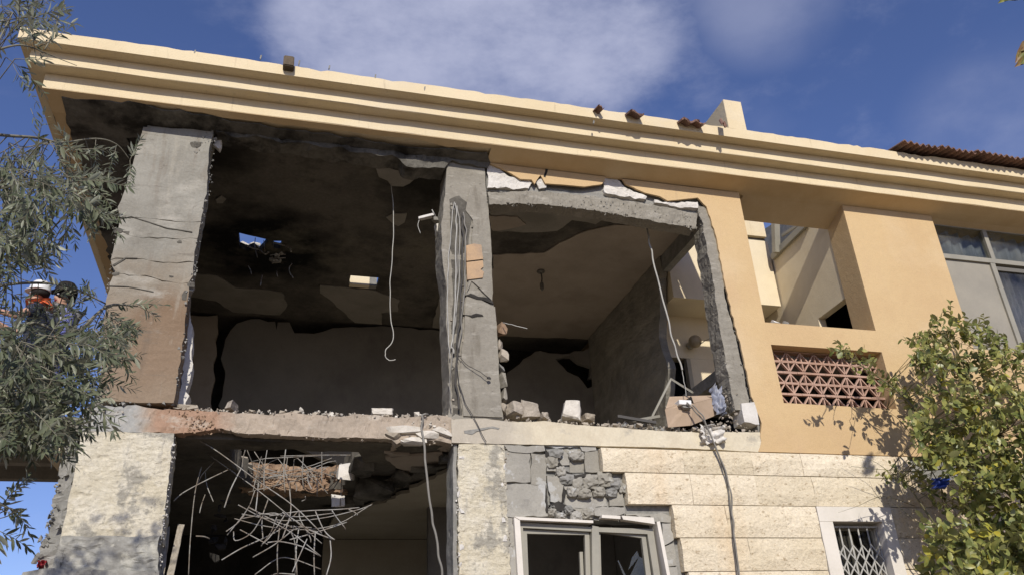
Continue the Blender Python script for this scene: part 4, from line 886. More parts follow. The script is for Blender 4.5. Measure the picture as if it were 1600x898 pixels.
cable('hanging_cable', [(1073, 628), (1085, 640), (1100, 660), (1118, 700), (1133, 740), (1142, 790), (1147, 850), (1153, 905)], [-.1]*8, .0085, 'cable', 'left one of the two grey cables hanging down over the limestone cladding', 'cable', 'grey cables over the cladding')
cable('hanging_cable', [(1082, 632), (1098, 650), (1112, 685), (1126, 715), (1140, 755), (1144, 800), (1149, 850), (1156, 905)], [-.13]*8, .0085, 'cable', 'right one of the two grey cables, looping over the slab beside the cardboard', 'cable', 'grey cables over the cladding')
cable('hanging_cable', [(672, 652), (665, 646), (660, 655), (662, 700), (667, 750), (675, 800), (684, 850), (691, 905)], [.1, -.02, -.05, -.06, -.06, -.06, -.06, -.06], .012, 'cable', 'thick grey cable hanging over the slab edge left of the lower stone pillar', 'cable')
# conduit bundle on the middle column
random.seed(34)
G = 'wires stripped bare on the middle column'
wl = [([(710, 316), (706, 345), (701, 400), (699, 450), (700, 520), (703, 560)], .0055, 'wire', 'outermost white wire bowing out at the left edge of the middle column'),
      ([(711, 318), (713, 345), (712, 400), (710, 470), (706, 530), (709, 552)], .008, 'wire', 'thick pale conduit running down the middle column between two thinner wires'),
      ([(714, 322), (719, 350), (718, 400), (716, 450), (711, 500), (704, 545)], .005, 'wire', 'thin wire just right of the thick pale conduit on the middle column'),
      ([(721, 335), (723, 370), (722, 420), (719, 470), (717, 520), (713, 560), (713, 600), (717, 640)], .010, 'darkwire', 'dark conduit in the groove of the middle column reaching down to the slab'),
      ([(724, 332), (728, 360), (726, 400), (725, 450), (722, 500), (716, 545)], .009, 'cable', 'grey conduit along the right rim of the groove in the middle column'),
      ([(715, 350), (714, 420), (713, 480), (708, 540), (703, 600), (705, 640)], .006, 'cable', 'slack grey wire that trails lowest along the left of the middle column'),
      ([(714, 565), (718, 600), (727, 628), (742, 655), (760, 690)], .0045, 'darkwire', 'thin dark wire dropping across the slab edge below the middle column')]
for px, r, mm, lab in wl: cable('stripped_wire', px, -.045, r, mm, lab, 'wire', G)
cable('hanging_wire', [(713, 550), (728, 568), (745, 578), (762, 589)], [-.04, -.05, -.06, -.07], .004, 'darkwire', 'short dark wire poking out right across the middle column with a knotted end', 'wire')
cable('thin_rod', [(786, 504), (800, 507), (824, 513)], [.0, -.1, -.15], .005, 'wire', 'thin pale rod sticking out of the broken bricks right of the middle column', 'rod')
o = obj('wire_knot', chunk_bm(P(764, 590, -.07), .05, .03, .04, 12, 33), M['darkwire']); tag(o, 'small dark knot at the tip of the short wire on the middle column', 'knot')
# junction boxes
jb = thing('junction_box', 'broken pinkish junction box dangling left of the middle column', 'junction box', P(670, 342, .1))
bm = bmesh.new(); hexa(bm, [P(654, 342, .05), P(678, 336, .05), P(681, 340, .25), P(658, 345, .25)]+[v+Vector((0, 0, .03)) for v in (P(654, 342, .05), P(678, 336, .05), P(681, 340, .25), P(658, 345, .25))]); obj('box_lid', bm, M['whiteplaster'], jb)
tube('wire', [P(655, 344, .05), P(653, 353, .05), P(657, 365, .05)], .004, M['wire'], jb); tube('wire', [P(680, 340, .1), P(678, 334, .05), P(675, 328, .05)], .007, M['wire'], jb)
obj('box_body', chunk_bm(P(680, 344, .12), .10, .1, .07, 14, 44), M['concrete'], jb)
# ceiling lamp holder
lh = thing('lamp_holder', 'bare lamp holder hanging from the ceiling of the right room', 'lamp holder', PZ(845, 422, 7.45))
c = PZ(845, 423, 7.452); obj('ceiling_rose', lathe_bm([(.06, 0), (.055, -.03), (.02, -.04)], c, 14), M['aludark'], lh, True)
tube('flex', [c-Vector((0, 0, .03)), c-Vector((-.01, 0, .12)), c-Vector((.0, 0, .2))], .01, M['darkwire'], lh)
obj('bulb_socket', lathe_bm([(.012, 0), (.028, -.03), (.03, -.11), (.012, -.14)], c-Vector((0, 0, .19)), 12), M['aludark'], lh, True)
# globe lamp on the stair wall
gl = thing('wall_lamp', 'dusty globe lamp on the pale stair wall behind the right room', 'lamp', P(1086, 533, 2.3))
c = P(1086, 533, 2.17); bm = bmesh.new(); bmesh.ops.create_uvsphere(bm, u_segments=20, v_segments=12, radius=.098); bmesh.ops.translate(bm, verts=bm.verts, vec=c); obj('globe', bm, M['lampglass'], gl, True)
obj('lamp_neck', lathe_bm([(.05, 0), (.045, .05), (.06, .06), (.06, .10)], c+Vector((0, .08, 0)), 14, Vector((0, 1, 0))), M['brass'], gl, True)
cable('thin_rod', [(1092, 537), (1100, 533), (1112, 526)], [2.2, 1.9, 1.6], .006, 'wire', 'thin rod reaching from the jamb column towards the globe lamp', 'rod')
# cardboard box with its open flaps, and the small white box on it
cb = thing('cardboard_box', 'crushed brown cardboard box lying at the right end of the slab', 'box', P(1080, 668, .05))
def panel(name, pts, th, m_, par):
    v = [P(a, b, y) for a, b, y in pts]; nn = (v[1]-v[0]).cross(v[2]-v[0]).normalized()*th
    bm = bmesh.new(); k = len(v); A_ = [bm.verts.new(p) for p in v]; B_ = [bm.verts.new(p+nn) for p in v]
    bm.faces.new(A_); bm.faces.new(B_[::-1])
    for i in range(k): bm.faces.new((A_[i], A_[(i+1) % k], B_[(i+1) % k], B_[i]))
    return obj(name, bm, M[m_], par)
panel('front_panel', [(1039, 639, -.04), (1066, 627, .0), (1084, 630, .0), (1079, 664, .02), (1044, 667, -.02)], .006, 'card', cb)
panel('side_panel', [(1084, 630, .0), (1115, 620, .12), (1119, 648, .14), (1080, 664, .02)], .006, 'card', cb)
panel('back_panel', [(1040, 638, -.03), (1046, 619, .18), (1080, 618, .25), (1067, 628, .02)], .006, 'card', cb)
panel('flap', [(1084, 629, .0), (1080, 618, .25), (1112, 617, .26), (1116, 621, .12)], .006, 'card', cb)
sb = thing('small_box', 'small white electrical box resting on top of the cardboard box', 'box', P(1074, 626, -.05))
bm = bmesh.new(); p = P(1062, 631, -.08); box(bm, (p.x, -.08, p.z), (p.x+.15, .04, p.z+.055)); bmesh.ops.bevel(bm, geom=bm.edges[:], offset=.006, segments=1, affect='EDGES'); obj('box_body', bm, M['white'], sb)
obj('torn_base', chunk_bm((p.x+.09, -.04, p.z-.02), .12, .08, .05, 14, 45), M['mortar'], sb)
# bent metal frame
bf = thing('bent_frame', 'bent thin metal frame leaning on the slab left of the cardboard box', 'frame', P(1030, 660, .3))
for a, b in (((1048, 591, .3), (1083, 613, .1)), ((1048, 592, .3), (1018, 652, .3)), ((1018, 652, .3), (1014, 660, .3))):
    bm = bmesh.new(); bar(bm, P(*a), P(*b), .022, .022); obj('strut', bm, M['alu'], bf)
db = thing('dark_rail', 'dark metal rail lying across the slab between rubble and cardboard', 'rail', P(1000, 655, .1))
bm = bmesh.new(); bar(bm, P(965, 650, .1), P(1025, 660, -.02), .04, .03); obj('rail', bm, M['darkwire'], db)
bm = bmesh.new(); bar(bm, P(990, 657, .12), P(1030, 650, .2), .03, .03); obj('strut', bm, M['alu'], db)
# cloth scraps
def rag(name, px, Y, w, h, m_, lab, cat, seed):
    bm = bmesh.new(); bmesh.ops.create_grid(bm, x_segments=14, y_segments=14, size=.5); p = P(*px, Y); rnd = random.Random(seed)
    for v in bm.verts:
        x, y = v.co.x, v.co.y; d = noise.noise_vector(Vector((x*4+seed, y*4, seed)))
        v.co = p+Vector((x*w+d.x*w*.15, d.y*.10+.04*math.sin(x*14+seed), y*h+d.z*h*.15))
    bmesh.ops.solidify(bm, geom=bm.faces[:], thickness=.004); return tag(obj(name, bm, M[m_], smooth=True), lab, cat)
rag('cloth_rag', (1122, 625), .08, .12, .32, 'cloth', 'blue grey rag stuffed between the cardboard box and the jamb column', 'rag', 3)
rag('cloth_rag', (1112, 678), -.06, .30, .20, 'whiteplaster', 'torn whitish rag hanging over the slab edge under the cardboard box', 'rag', 5)
rag('plastic_sheet', (1470, 754), -.95, .17, .10, 'blue', 'crumpled blue plastic sheet caught in the lemon tree', 'plastic sheet', 7)
rag('cloth_rag', (65, 880), .35, .07, .06, 'red', 'red rag on the broken wall left of the lower stone pillar', 'rag', 9)
# rubble pieces resting on the floor slab
RG = 'rubble blocks on the floor slab'
for k, (x, y, w, h, mm, lab) in enumerate(((806, 642, 28, 18, 'rubble', 'flat beige rubble block on the slab against the broken bricks of the middle column'), (828, 642, 32, 24, 'rubble', 'squarish rubble block second to the right of the middle column'),
        (893, 643, 30, 26, 'whiterubble', 'largest pale rubble block on the slab in the middle of the right room'), (848, 652, 14, 12, 'rubble', 'small rounded rubble lump right of the squarish block'),
        (917, 655, 16, 9, 'rubble', 'small flat rubble lump right of the largest pale block'), (361, 636, 15, 12, 'rubble', 'small grey lump on the slab at the foot of the black wall gap'), (295, 639, 26, 8, 'rubble', 'flat grey slab flake lying near the foot of the cracked left column'), (595, 646, 30, 9, 'whiterubble', 'flat white plaster flake on the slab left of the hanging thick cable'))):
    p = P(x, y, .16); hh = h/140
    o = obj('rubble_block', rubble_bm((p.x, .16, p.z), w/165, .2, hh, 120+k*7), M[mm]); tag(o, lab, 'rubble', RG)
# planks
for k, (a, b, w, lab) in enumerate((((258, 824), (248, 905), .085, 'wider of the two weathered planks leaning beside the left stone pillar'), ((283, 820), (265, 905), .055, 'narrow weathered plank leaning right of the wider one by the left stone pillar'))):
    bm = bmesh.new(); bar(bm, P(*a, .45), P(*b, .2), w, .035, Vector((0, 1, 0))); densify(bm, .12, 4); ruffle(bm, .006, 14); tag(obj('plank', bm, M['wood']), lab, 'plank', 'planks by the left stone pillar')
# small debris on the balcony parapet
for k, (x, y, s) in enumerate(((1212, 503, .07), (1228, 505, .06))):
    tag(obj('rubble_block', chunk_bm(P(x, y, .1), s*1.6, s, s, 14, 200+k), M['white' if k == 0 else 'mortar']), ('white plaster crumb on the balcony parapet', 'grey crumb on the balcony parapet right of the white one')[k], 'rubble', 'crumbs on the balcony parapet')
def crumbs(name, path, Y, n, spread, size, m_, seed, depth=.05):
    rnd = random.Random(seed); bm = bmesh.new(); seg = [math.hypot(b[0]-a[0], b[1]-a[1]) for a, b in zip(path, path[1:])]; T = sum(seg)
    me_all = []
    for k in range(n):
        t = rnd.uniform(0, T); i = 0
        while t > seg[i] and i < len(seg)-1: t -= seg[i]; i += 1
        f = t/seg[i]; a, b = path[i], path[i+1]
        p = P(a[0]+(b[0]-a[0])*f+rnd.gauss(0, spread), a[1]+(b[1]-a[1])*f+rnd.gauss(0, spread), Y+rnd.uniform(-.3, 1)*depth)
        sz = size*rnd.choice((.5, .7, .7, 1, 1, 1.5))
        vs = []
        for q_ in range(7): v = Vector((rnd.gauss(0, 1), rnd.gauss(0, 1), rnd.gauss(0, 1))).normalized()*sz*rnd.uniform(.6, 1); vs.append(bm.verts.new(p+v))
        r = bmesh.ops.convex_hull(bm, input=vs)
        bad = [g for g in r['geom_interior'] if isinstance(g, bmesh.types.BMVert)]
        if bad: bmesh.ops.delete(bm, geom=bad, context='VERTS')
    o = obj(name, bm, M[m_], H); o['kind'] = 'stuff'
crumbs('exposed_aggregate', [(333, 206), (325, 300), (312, 360), (303, 430), (295, 450), (288, 520), (276, 600), (272, 627)], .02, 150, 2.2, .020, 'mortar', 1, .16)
crumbs('exposed_aggregate', [(330, 215), (310, 235), (300, 222), (326, 210)], .0, 40, 4, .014, 'mortar', 2, .01)
crumbs('exposed_aggregate', [(212, 240), (186, 322), (176, 400), (170, 440), (163, 500), (158, 625)], .02, 70, 2, .018, 'column', 3, .1)
crumbs('exposed_aggregate', [(166, 627), (215, 629), (272, 630)], .02, 60, 1.5, .02, 'mortar', 4, .1)
crumbs('exposed_aggregate', [(766, 319), (880, 322), (980, 337), (1060, 352), (1088, 358)], .03, 170, 1.5, .018, 'jamb', 5, .12)
crumbs('exposed_aggregate', [(900, 313), (980, 325), (1080, 345)], .005, 90, 5, .011, 'mortar', 6, .004)
crumbs('exposed_aggregate', [(1089, 325), (1106, 395), (1121, 490), (1140, 600), (1150, 640)], .03, 120, 1.6, .015, 'jamb', 7, .2)
crumbs('exposed_aggregate', [(1110, 330), (1124, 385), (1136, 465), (1152, 538), (1168, 615), (1180, 645)], -.005, 80, 1.2, .011, 'mortar', 8, .02)
crumbs('exposed_aggregate', [(1135, 615), (1150, 650), (1120, 668), (1160, 668), (1185, 672)], .0, 90, 7, .022, 'rubble', 9, .08)
crumbs('exposed_aggregate', [(285, 676), (345, 669), (420, 679), (520, 684), (610, 686), (690, 691)], .02, 150, 1.8, .018, 'slab', 10, .12)
crumbs('exposed_aggregate', [(620, 684), (640, 668), (690, 662), (700, 688)], -.01, 70, 7, .018, 'whiterubble', 11, .04)
crumbs('exposed_aggregate', [(272, 640), (310, 655), (335, 662), (290, 665)], -.008, 70, 7, .016, 'brownrubble', 12, .01)
crumbs('exposed_aggregate', [(130, 640), (300, 642), (480, 647), (600, 650), (700, 654), (900, 662), (1040, 672), (1150, 675)], .04, 330, 2.0, .020, 'rubble', 13, .2)
crumbs('exposed_aggregate', [(272, 680), (265, 740), (258, 800), (250, 880)], .0, 90, 2.0, .015, 'whiteplaster', 14, .03)
crumbs('exposed_aggregate', [(718, 700), (716, 780), (718, 890)], -.008, 60, 2.2, .013, 'whiteplaster', 15, .02)
crumbs('exposed_aggregate', [(787, 697), (791, 780), (798, 895)], -.005, 90, 2.5, .015, 'rubble', 16, .03)
crumbs('exposed_aggregate', [(60, 880), (80, 820), (95, 750), (106, 695)], .42, 150, 4, .03, 'mortar', 17, .2)
crumbs('exposed_aggregate', [(380, 745), (450, 742), (540, 745)], 2.0, 120, 5, .03, 'brownrubble', 18, .1)
crumbs('exposed_aggregate', [(700, 652), (800, 655), (900, 662), (1030, 670)], .12, 120, 3.0, .034, 'rubble', 31, .2)
crumbs('exposed_aggregate', [(300, 640), (480, 646), (690, 652)], .12, 70, 2.0, .028, 'whiterubble', 32, .2)
crumbs('exposed_aggregate', [(960, 665), (1040, 672), (1140, 674)], .05, 60, 3.0, .03, 'mortar', 33, .2)
def lump_bm(c, sx, sy, sz, seed):
    bm = bmesh.new(); bmesh.ops.create_icosphere(bm, subdivisions=3, radius=.5)
    for v in bm.verts:
        d = v.co.normalized(); q = d*(.5+.20*noise.noise(d*2.1+Vector((seed, 0, 3)))+.07*noise.noise(d*6+Vector((0, seed, 0))))
        q.x = max(-.42, min(.42, q.x)); q.z = max(-.40, min(.40, q.z)); v.co = Vector((c[0]+q.x*sx*1.15, c[1]+q.y*sy*1.6, c[2]+q.z*sz*1.15))
    return bm
for k, (x, y, w, h) in enumerate(((885, 748, 20, 13), (903, 756, 18, 16), (922, 752, 24, 17), (945, 748, 22, 18), (960, 756, 20, 14), (895, 768, 16, 12), (912, 770, 20, 12), (936, 768, 18, 11), (955, 770, 17, 10), (972, 762, 12, 12), (862, 722, 18, 14), (876, 736, 14, 12), (868, 708, 20, 12), (900, 712, 22, 12), (862, 800, 12, 9), (876, 806, 14, 8), (888, 796, 12, 10), (900, 806, 16, 12), (918, 802, 18, 12))):
    p = P(x, y, .0); obj('mortar_lump', lump_bm((p.x, .01, p.z), w/125, .075, h/105, 700+k), M['block' if k % 4 else 'mortar'], H)
for pts in ([(858, 788), (872, 782), (886, 790), (900, 796), (896, 800), (880, 797), (866, 800)], [(852, 700), (860, 712), (872, 718), (880, 728), (876, 732), (862, 724), (852, 712)], [(884, 735), (900, 742), (916, 738), (934, 744), (952, 741), (951, 745), (930, 748), (912, 744), (896, 748)], [(880, 758), (884, 770), (880, 786), (877, 786), (879, 768)], [(853, 756), (856, 780), (856, 800), (853, 800), (852, 778)]):
    plate('joint', xz(jagpx(pts, 1, 4), -.012), 'Y', -.0135, .02, M['black'], H)
# ------------------------------------------------------------------ people
def skin_mesh(name, verts, edges, root, material, parent, sub=2):
    """one continuous surface grown round a skeleton: verts = {key: (point, radius)}"""
    keys = list(verts); ix = {k: i for i, k in enumerate(keys)}
    me = bpy.data.meshes.new('skeleton'); me.from_pydata([tuple(verts[k][0]) for k in keys], [(ix[a], ix[b]) for a, b in edges], [])
    o = bpy.data.objects.new('skeleton', me); C.objects.link(o)
    md = o.modifiers.new('s', 'SKIN'); md.use_smooth_shade = True; md.branch_smoothing = .6
    for i, k in enumerate(keys):
        r = verts[k][1]; me.skin_vertices[0].data[i].radius = r if isinstance(r, tuple) else (r, r)
        me.skin_vertices[0].data[i].use_root = (k == root)
    sd = o.modifiers.new('d', 'SUBSURF'); sd.levels = sub; sd.render_levels = sub
    ev = o.evaluated_get(bpy.context.evaluated_depsgraph_get()); m2 = bpy.data.meshes.new_from_object(ev)
    bpy.data.objects.remove(o); m2.name = name; m2.materials.clear(); m2.shade_smooth()
    return mesh_obj(name, m2, material, parent)
def make_person(loc, face, s, label, shirt, trousers, vest, helmet, armL, armR, bend=0.0, hood=False):
    t = thing('person', label, 'person', loc); B = Vector(loc); F = Vector((math.cos(face), math.sin(face), 0)); Rt = Vector((F.y, -F.x, 0)); Z = Vector((0, 0, 1))
    def q(f, r, u):
        if u > .95: f = f+(u-.95)*bend
        return B+(F*f+Rt*r+Z*u)*s
    V = {}; E_ = []
    def add(k, p, r, to=None):
        V[k] = (p, r*s if not isinstance(r, tuple) else (r[0]*s, r[1]*s))
        if to: E_.append((to, k))
    add('pelvis', q(0, 0, .95), .13); add('waist', q(.01, 0, 1.08), .12, 'pelvis'); add('chest', q(.01, 0, 1.27), .145, 'waist'); add('upper', q(0, 0, 1.40), .10, 'chest')
    add('neck', q(.01, 0, 1.49), .056, 'upper'); add('jaw', q(.035, 0, 1.565), .068, 'neck'); add('head', q(.02, 0, 1.64), .088, 'jaw'); add('crown', q(.0, 0, 1.70), .072, 'head')
    add('nose', q(.125, 0, 1.605), .012, 'jaw')
    for sd, nm, arm in ((-1, 'l', armL), (1, 'r', armR)):
        add('ear'+nm, q(.005, .088*sd, 1.625), .014, 'head')
        add('hip'+nm, q(0, .09*sd, .88), .10, 'pelvis'); add('knee'+nm, q(.03, .10*sd, .49), .062, 'hip'+nm); add('calf'+nm, q(.0, .10*sd, .34), .057, 'knee'+nm); add('ankle'+nm, q(-.02, .10*sd, .08), .04, 'calf'+nm)
        add('toe'+nm, q(.15, .115*sd, .035), .036, 'ankle'+nm)
        add('sh'+nm, q(0, .185*sd, 1.40), .062, 'upper'); el = q(*arm[0]); wr = q(*arm[1])
        add('el'+nm, el, .044, 'sh'+nm); d = (wr-el).normalized(); add('wr'+nm, wr, .028, 'el'+nm); side = d.cross(Z)
        if side.length < .1: side = d.cross(F)
        side.normalize(); nn = side.cross(d)
        add('palm'+nm, wr+d*.06*s, (.036, .018), 'wr'+nm)
        for i, (off, L) in enumerate(((-.028, .070), (-.009, .080), (.010, .074), (.028, .058))):
            a = wr+d*.10*s+side*off*s; add('fa%d%s' % (i, nm), a, .009, 'palm'+nm); add('fb%d%s' % (i, nm), a+(d*L*.55-nn*.010)*s, .0085, 'fa%d%s' % (i, nm)); add('fc%d%s' % (i, nm), a+(d*L*.85-nn*.035)*s, .0075, 'fb%d%s' % (i, nm))
        a = wr+(d*.035-side*.04)*s; add('ta'+nm, a, .011, 'palm'+nm); add('tb'+nm, a+(d*.04-side*.02-nn*.01)*s, .0095, 'ta'+nm)
    skin_mesh('body', V, E_, 'pelvis', M['skin'], t)
    g = .017
    def wear(name, keys, edges, m_, root, grow=g, extra={}):
        VV = {}
        for k in keys: p, r = extra.get(k, V[k]); VV[k] = (p, r+grow*s if not isinstance(r, tuple) else (r[0]+grow*s, r[1]+grow*s))
        return skin_mesh(name, VV, edges, root, M[m_], t)
    def mid(a, b, f): return V[a][0]+(V[b][0]-V[a][0])*f
    ex = {'cutl': (mid('ell', 'wrl', .35), .038*s), 'cutr': (mid('elr', 'wrr', .35), .038*s)}
    for k, v in ex.items(): V[k] = v
    sl_l, sl_r = ('cutl' if not hood else None), 'cutr'
    ke = ['pelvis', 'waist', 'chest', 'upper', 'shl', 'shr', 'ell', 'elr', 'cutl', 'cutr']
    ee = [('pelvis', 'waist'), ('waist', 'chest'), ('chest', 'upper'), ('upper', 'shl'), ('upper', 'shr'), ('shl', 'ell'), ('shr', 'elr'), ('ell', 'cutl'), ('elr', 'cutr')]
    if hood:                                  # short sleeves
        V['cutl'] = (mid('shl', 'ell', .6), .05*s); V['cutr'] = (mid('shr', 'elr', .6), .05*s)
        ke = [k for k in ke if k not in ('ell', 'elr')]; ee = [e for e in ee if 'ell' not in e and 'elr' not in e]+[('shl', 'cutl'), ('shr', 'cutr')]
    wear('shirt', ke, ee, shirt, 'pelvis')
    wear('trousers', ['pelvis', 'hipl', 'hipr', 'kneel', 'kneer', 'calfl', 'calfr', 'anklel', 'ankler'], [('pelvis', 'hipl'), ('pelvis', 'hipr'), ('hipl', 'kneel'), ('hipr', 'kneer'), ('kneel', 'calfl'), ('kneer', 'calfr'), ('calfl', 'anklel'), ('calfr', 'ankler')], trousers, 'pelvis', .014)
    for nm in 'lr': wear('shoe', ['ankle'+nm, 'toe'+nm], [('ankle'+nm, 'toe'+nm)], 'navy', 'ankle'+nm, .014)
    if vest: wear('vest', ['waist', 'chest', 'upper'], [('waist', 'chest'), ('chest', 'upper')], vest, 'chest', .034)
    if hood:
        V['hoodc'] = (q(-.05, 0, 1.50), .075*s); wear('collar', ['upper', 'neck', 'hoodc'], [('upper', 'neck'), ('upper', 'hoodc')], 'orangecloth', 'upper', .03)
    hc = q(.012, 0, 1.655)
    for sd in (-1, 1):
        bm = bmesh.new(); bmesh.ops.create_uvsphere(bm, u_segments=10, v_segments=8, radius=.013*s); bmesh.ops.translate(bm, verts=bm.verts, vec=q(.098, .034*sd, 1.63)); obj('eye', bm, M['white'], t, True)
    bm = bmesh.new(); add_tube(bm, [q(.098, -.025, 1.562), q(.106, 0, 1.56), q(.098, .025, 1.562)], .007*s, sides=6); obj('mouth', bm, M['red'], t, True)
    # hair cap, then the helmet shell with its brim
    prof = [(.094, -.055), (.101, -.02), (.103, .0), (.098, .04), (.075, .078), (.04, .10), (.0, .106)]
    obj('hair', lathe_bm([(r*s, z*s) for r, z in prof], hc-F*.012*s, 18), M['hair'], t, True)
    prof = [(.112, -.012), (.120, -.012), (.119, .0), (.117, .03), (.105, .078), (.078, .115), (.04, .132), (.0, .137)]
    hb = lathe_bm([(r*s, z*s) for r, z in prof], hc+Z*.02*s, 22)
    hl = obj('helmet', hb, M[helmet], t, True)
    bm = bmesh.new(); pts = []
    for i in range(9):
        a = (i/8-.5)*1.7; pts.append((hc+Z*.014*s+(F*math.cos(a)+Rt*math.sin(a))*.114*s, hc+Z*-.002*s+(F*math.cos(a)*1.22+Rt*math.sin(a)*.9)*.128*s))
    lo = [(bm.verts.new(a), bm.verts.new(b)) for a, b in pts]; up = [(bm.verts.new(a+Z*.008*s), bm.verts.new(b+Z*.006*s)) for a, b in pts]
    for i in range(8):
        for L_ in (lo, up): bm.faces.new((L_[i][0], L_[i+1][0], L_[i+1][1], L_[i][1]))
        bm.faces.new((lo[i][1], lo[i+1][1], up[i+1][1], up[i][1]))
    obj('brim', bm, M[helmet], hl, True)
    return t
p1 = P(76, 450, .80); p2 = P(106, 452, 1.25)
make_person((p1.x, .80, 4.245), R(192), (P(76, 440, .80).z-4.245)/1.815, 'rescuer in white helmet and orange collar with bare forearm, half hidden by olive leaves', 'navy', 'navy', None, 'helmet', ((.20, -.25, 1.22), (.42, -.14, 1.30)), ((.22, .25, 1.20), (.46, .16, 1.30)), .10, True)
make_person((p2.x, 1.25, 4.245), R(215), (P(106, 441, 1.25).z-4.245)/1.815, 'person in dark helmet, striped grey vest and blue clothes behind the white helmeted rescuer', 'bluecloth', 'jeans', 'greyvest', 'hair', ((.05, -.27, 1.12), (.18, -.25, .92)), ((.08, .28, 1.12), (.20, .24, .90)), .0, False)
# ------------------------------------------------------------------ vegetation
def leaf_template(w, fold, curl, n=4, kind='lance'):
    vs = []; fs = []
    for i in range(n+1):
        u = i/n; ww = w*(math.sin(math.pi*min(1, u*.94+.06))**.8 if kind == 'lance' else math.sin(math.pi*(u**.85*.95+.05))**.62)/2
        if i == n: ww = .002
        z = -curl*u*u
        vs += [(-ww, u, z+fold*ww), (0, u, z), (ww, u, z+fold*ww)]
    for i in range(n):
        a = 3*i; fs += [(a, a+1, a+4, a+3), (a+1, a+2, a+5, a+4)]
    return vs, fs
def in_poly(p, poly):
    c = False; j = len(poly)-1
    for i in range(len(poly)):
        if (poly[i][1] > p[1]) != (poly[j][1] > p[1]) and p[0] < (poly[j][0]-poly[i][0])*(p[1]-poly[i][1])/(poly[j][1]-poly[i][1])+poly[i][0]: c = not c
        j = i
    return c
def sample(poly):
    xs = [p[0] for p in poly]; ys = [p[1] for p in poly]
    while True:
        p = (U(min(xs), max(xs)), U(min(ys), max(ys)))
        if in_poly(p, poly): return p
def to_px(p):
    v = p-CAM; z = v.dot(_f); return (800+FPX*v.dot(_r)/z, 449+FPX*v.dot(_d)/z, z)
def leaf_matrix(pos, d, nrm, L):
    d = d.normalized(); x = d.cross(nrm)
    if x.length < .05: x = d.cross(Vector((1, .3, .2)))
    x.normalize(); n = x.cross(d)
    return Matrix(((x.x*L, d.x*L, n.x*L, pos.x), (x.y*L, d.y*L, n.y*L, pos.y), (x.z*L, d.z*L, n.z*L, pos.z), (0, 0, 0, 1)))
def plant_leaves(root, leaves, temps, mats, keep=300):
    """the largest leaves in view become parts of their own, the rest one part"""
    sc = []
    for i, (mt, ti, mi, L) in enumerate(leaves):
        x, y, z = to_px(mt.translation); ins = 0 < x < 1600 and 0 < y < 898 and z > 0
        sc.append((-(L/z) if ins else 0, i))
    sc.sort(); big = [i for s_, i in sc[:keep] if s_ < 0]; bs_ = set(big)
    meshes = {}
    for ti, (vs, fs) in enumerate(temps):
        for mi, mm in enumerate(mats):
            me = bpy.data.meshes.new('leaf'); me.from_pydata(vs, [], fs); me.materials.append(mm); me.shade_smooth(); meshes[ti, mi] = me
    inv = Matrix.Translation(-WLOC[root])
    for i in big:
        mt, ti, mi, L = leaves[i]; o = bpy.data.objects.new('leaf', meshes[ti, mi]); C.objects.link(o); o.parent = root; o.matrix_parent_inverse = inv; o.matrix_basis = mt
    V = []; F_ = []; MI = []
    for i, (mt, ti, mi, L) in enumerate(leaves):
        if i in bs_: continue
        vs, fs = temps[ti]; b = len(V); V += [tuple(mt @ Vector(v)) for v in vs]; F_ += [tuple(b+k for k in f) for f in fs]; MI += [mi]*len(fs)
    me = bpy.data.meshes.new('foliage'); me.from_pydata(V, [], F_)
    for mm in mats: me.materials.append(mm)
    me.polygons.foreach_set('material_index', MI); me.shade_smooth()
    o = mesh_obj('foliage', me, None, root); o['kind'] = 'stuff'
# --- olive tree close to the camera on the left
random.seed(101)
OL = thing('olive_tree', 'grey green olive tree reaching in from the left in front of the house corner', 'tree', (-4.0, -4.3, 0))
bmT = bmesh.new(); Y0 = -4.2
trunk = [Vector((-4.0, -4.3, 0)), Vector((-3.9, -4.25, .9)), Vector((-3.7, -4.2, 1.9)), P(-190, 720, Y0), P(-130, 560, Y0), P(-100, 380, Y0), P(-80, 200, Y0), P(-60, 40, Y0)]
add_tube(bmT, trunk, .13, .03, 8)
obj('trunk', bmT, M['bark'], OL, True)
bmL = bmesh.new(); limbs = []; LM = [OL, M['twig']]
def limb(pts, r0, r1):
    c = catmull(pts, 6); limbs.extend(c); b_ = bmesh.new(); add_tube(b_, pts, r0, r1, 6); obj('branch', b_, LM[1], LM[0], True)
def pl_(px, y0, y1): n = len(px)-1; return [P(x, y, y0+(y1-y0)*i/n) for i, (x, y) in enumerate(px)]
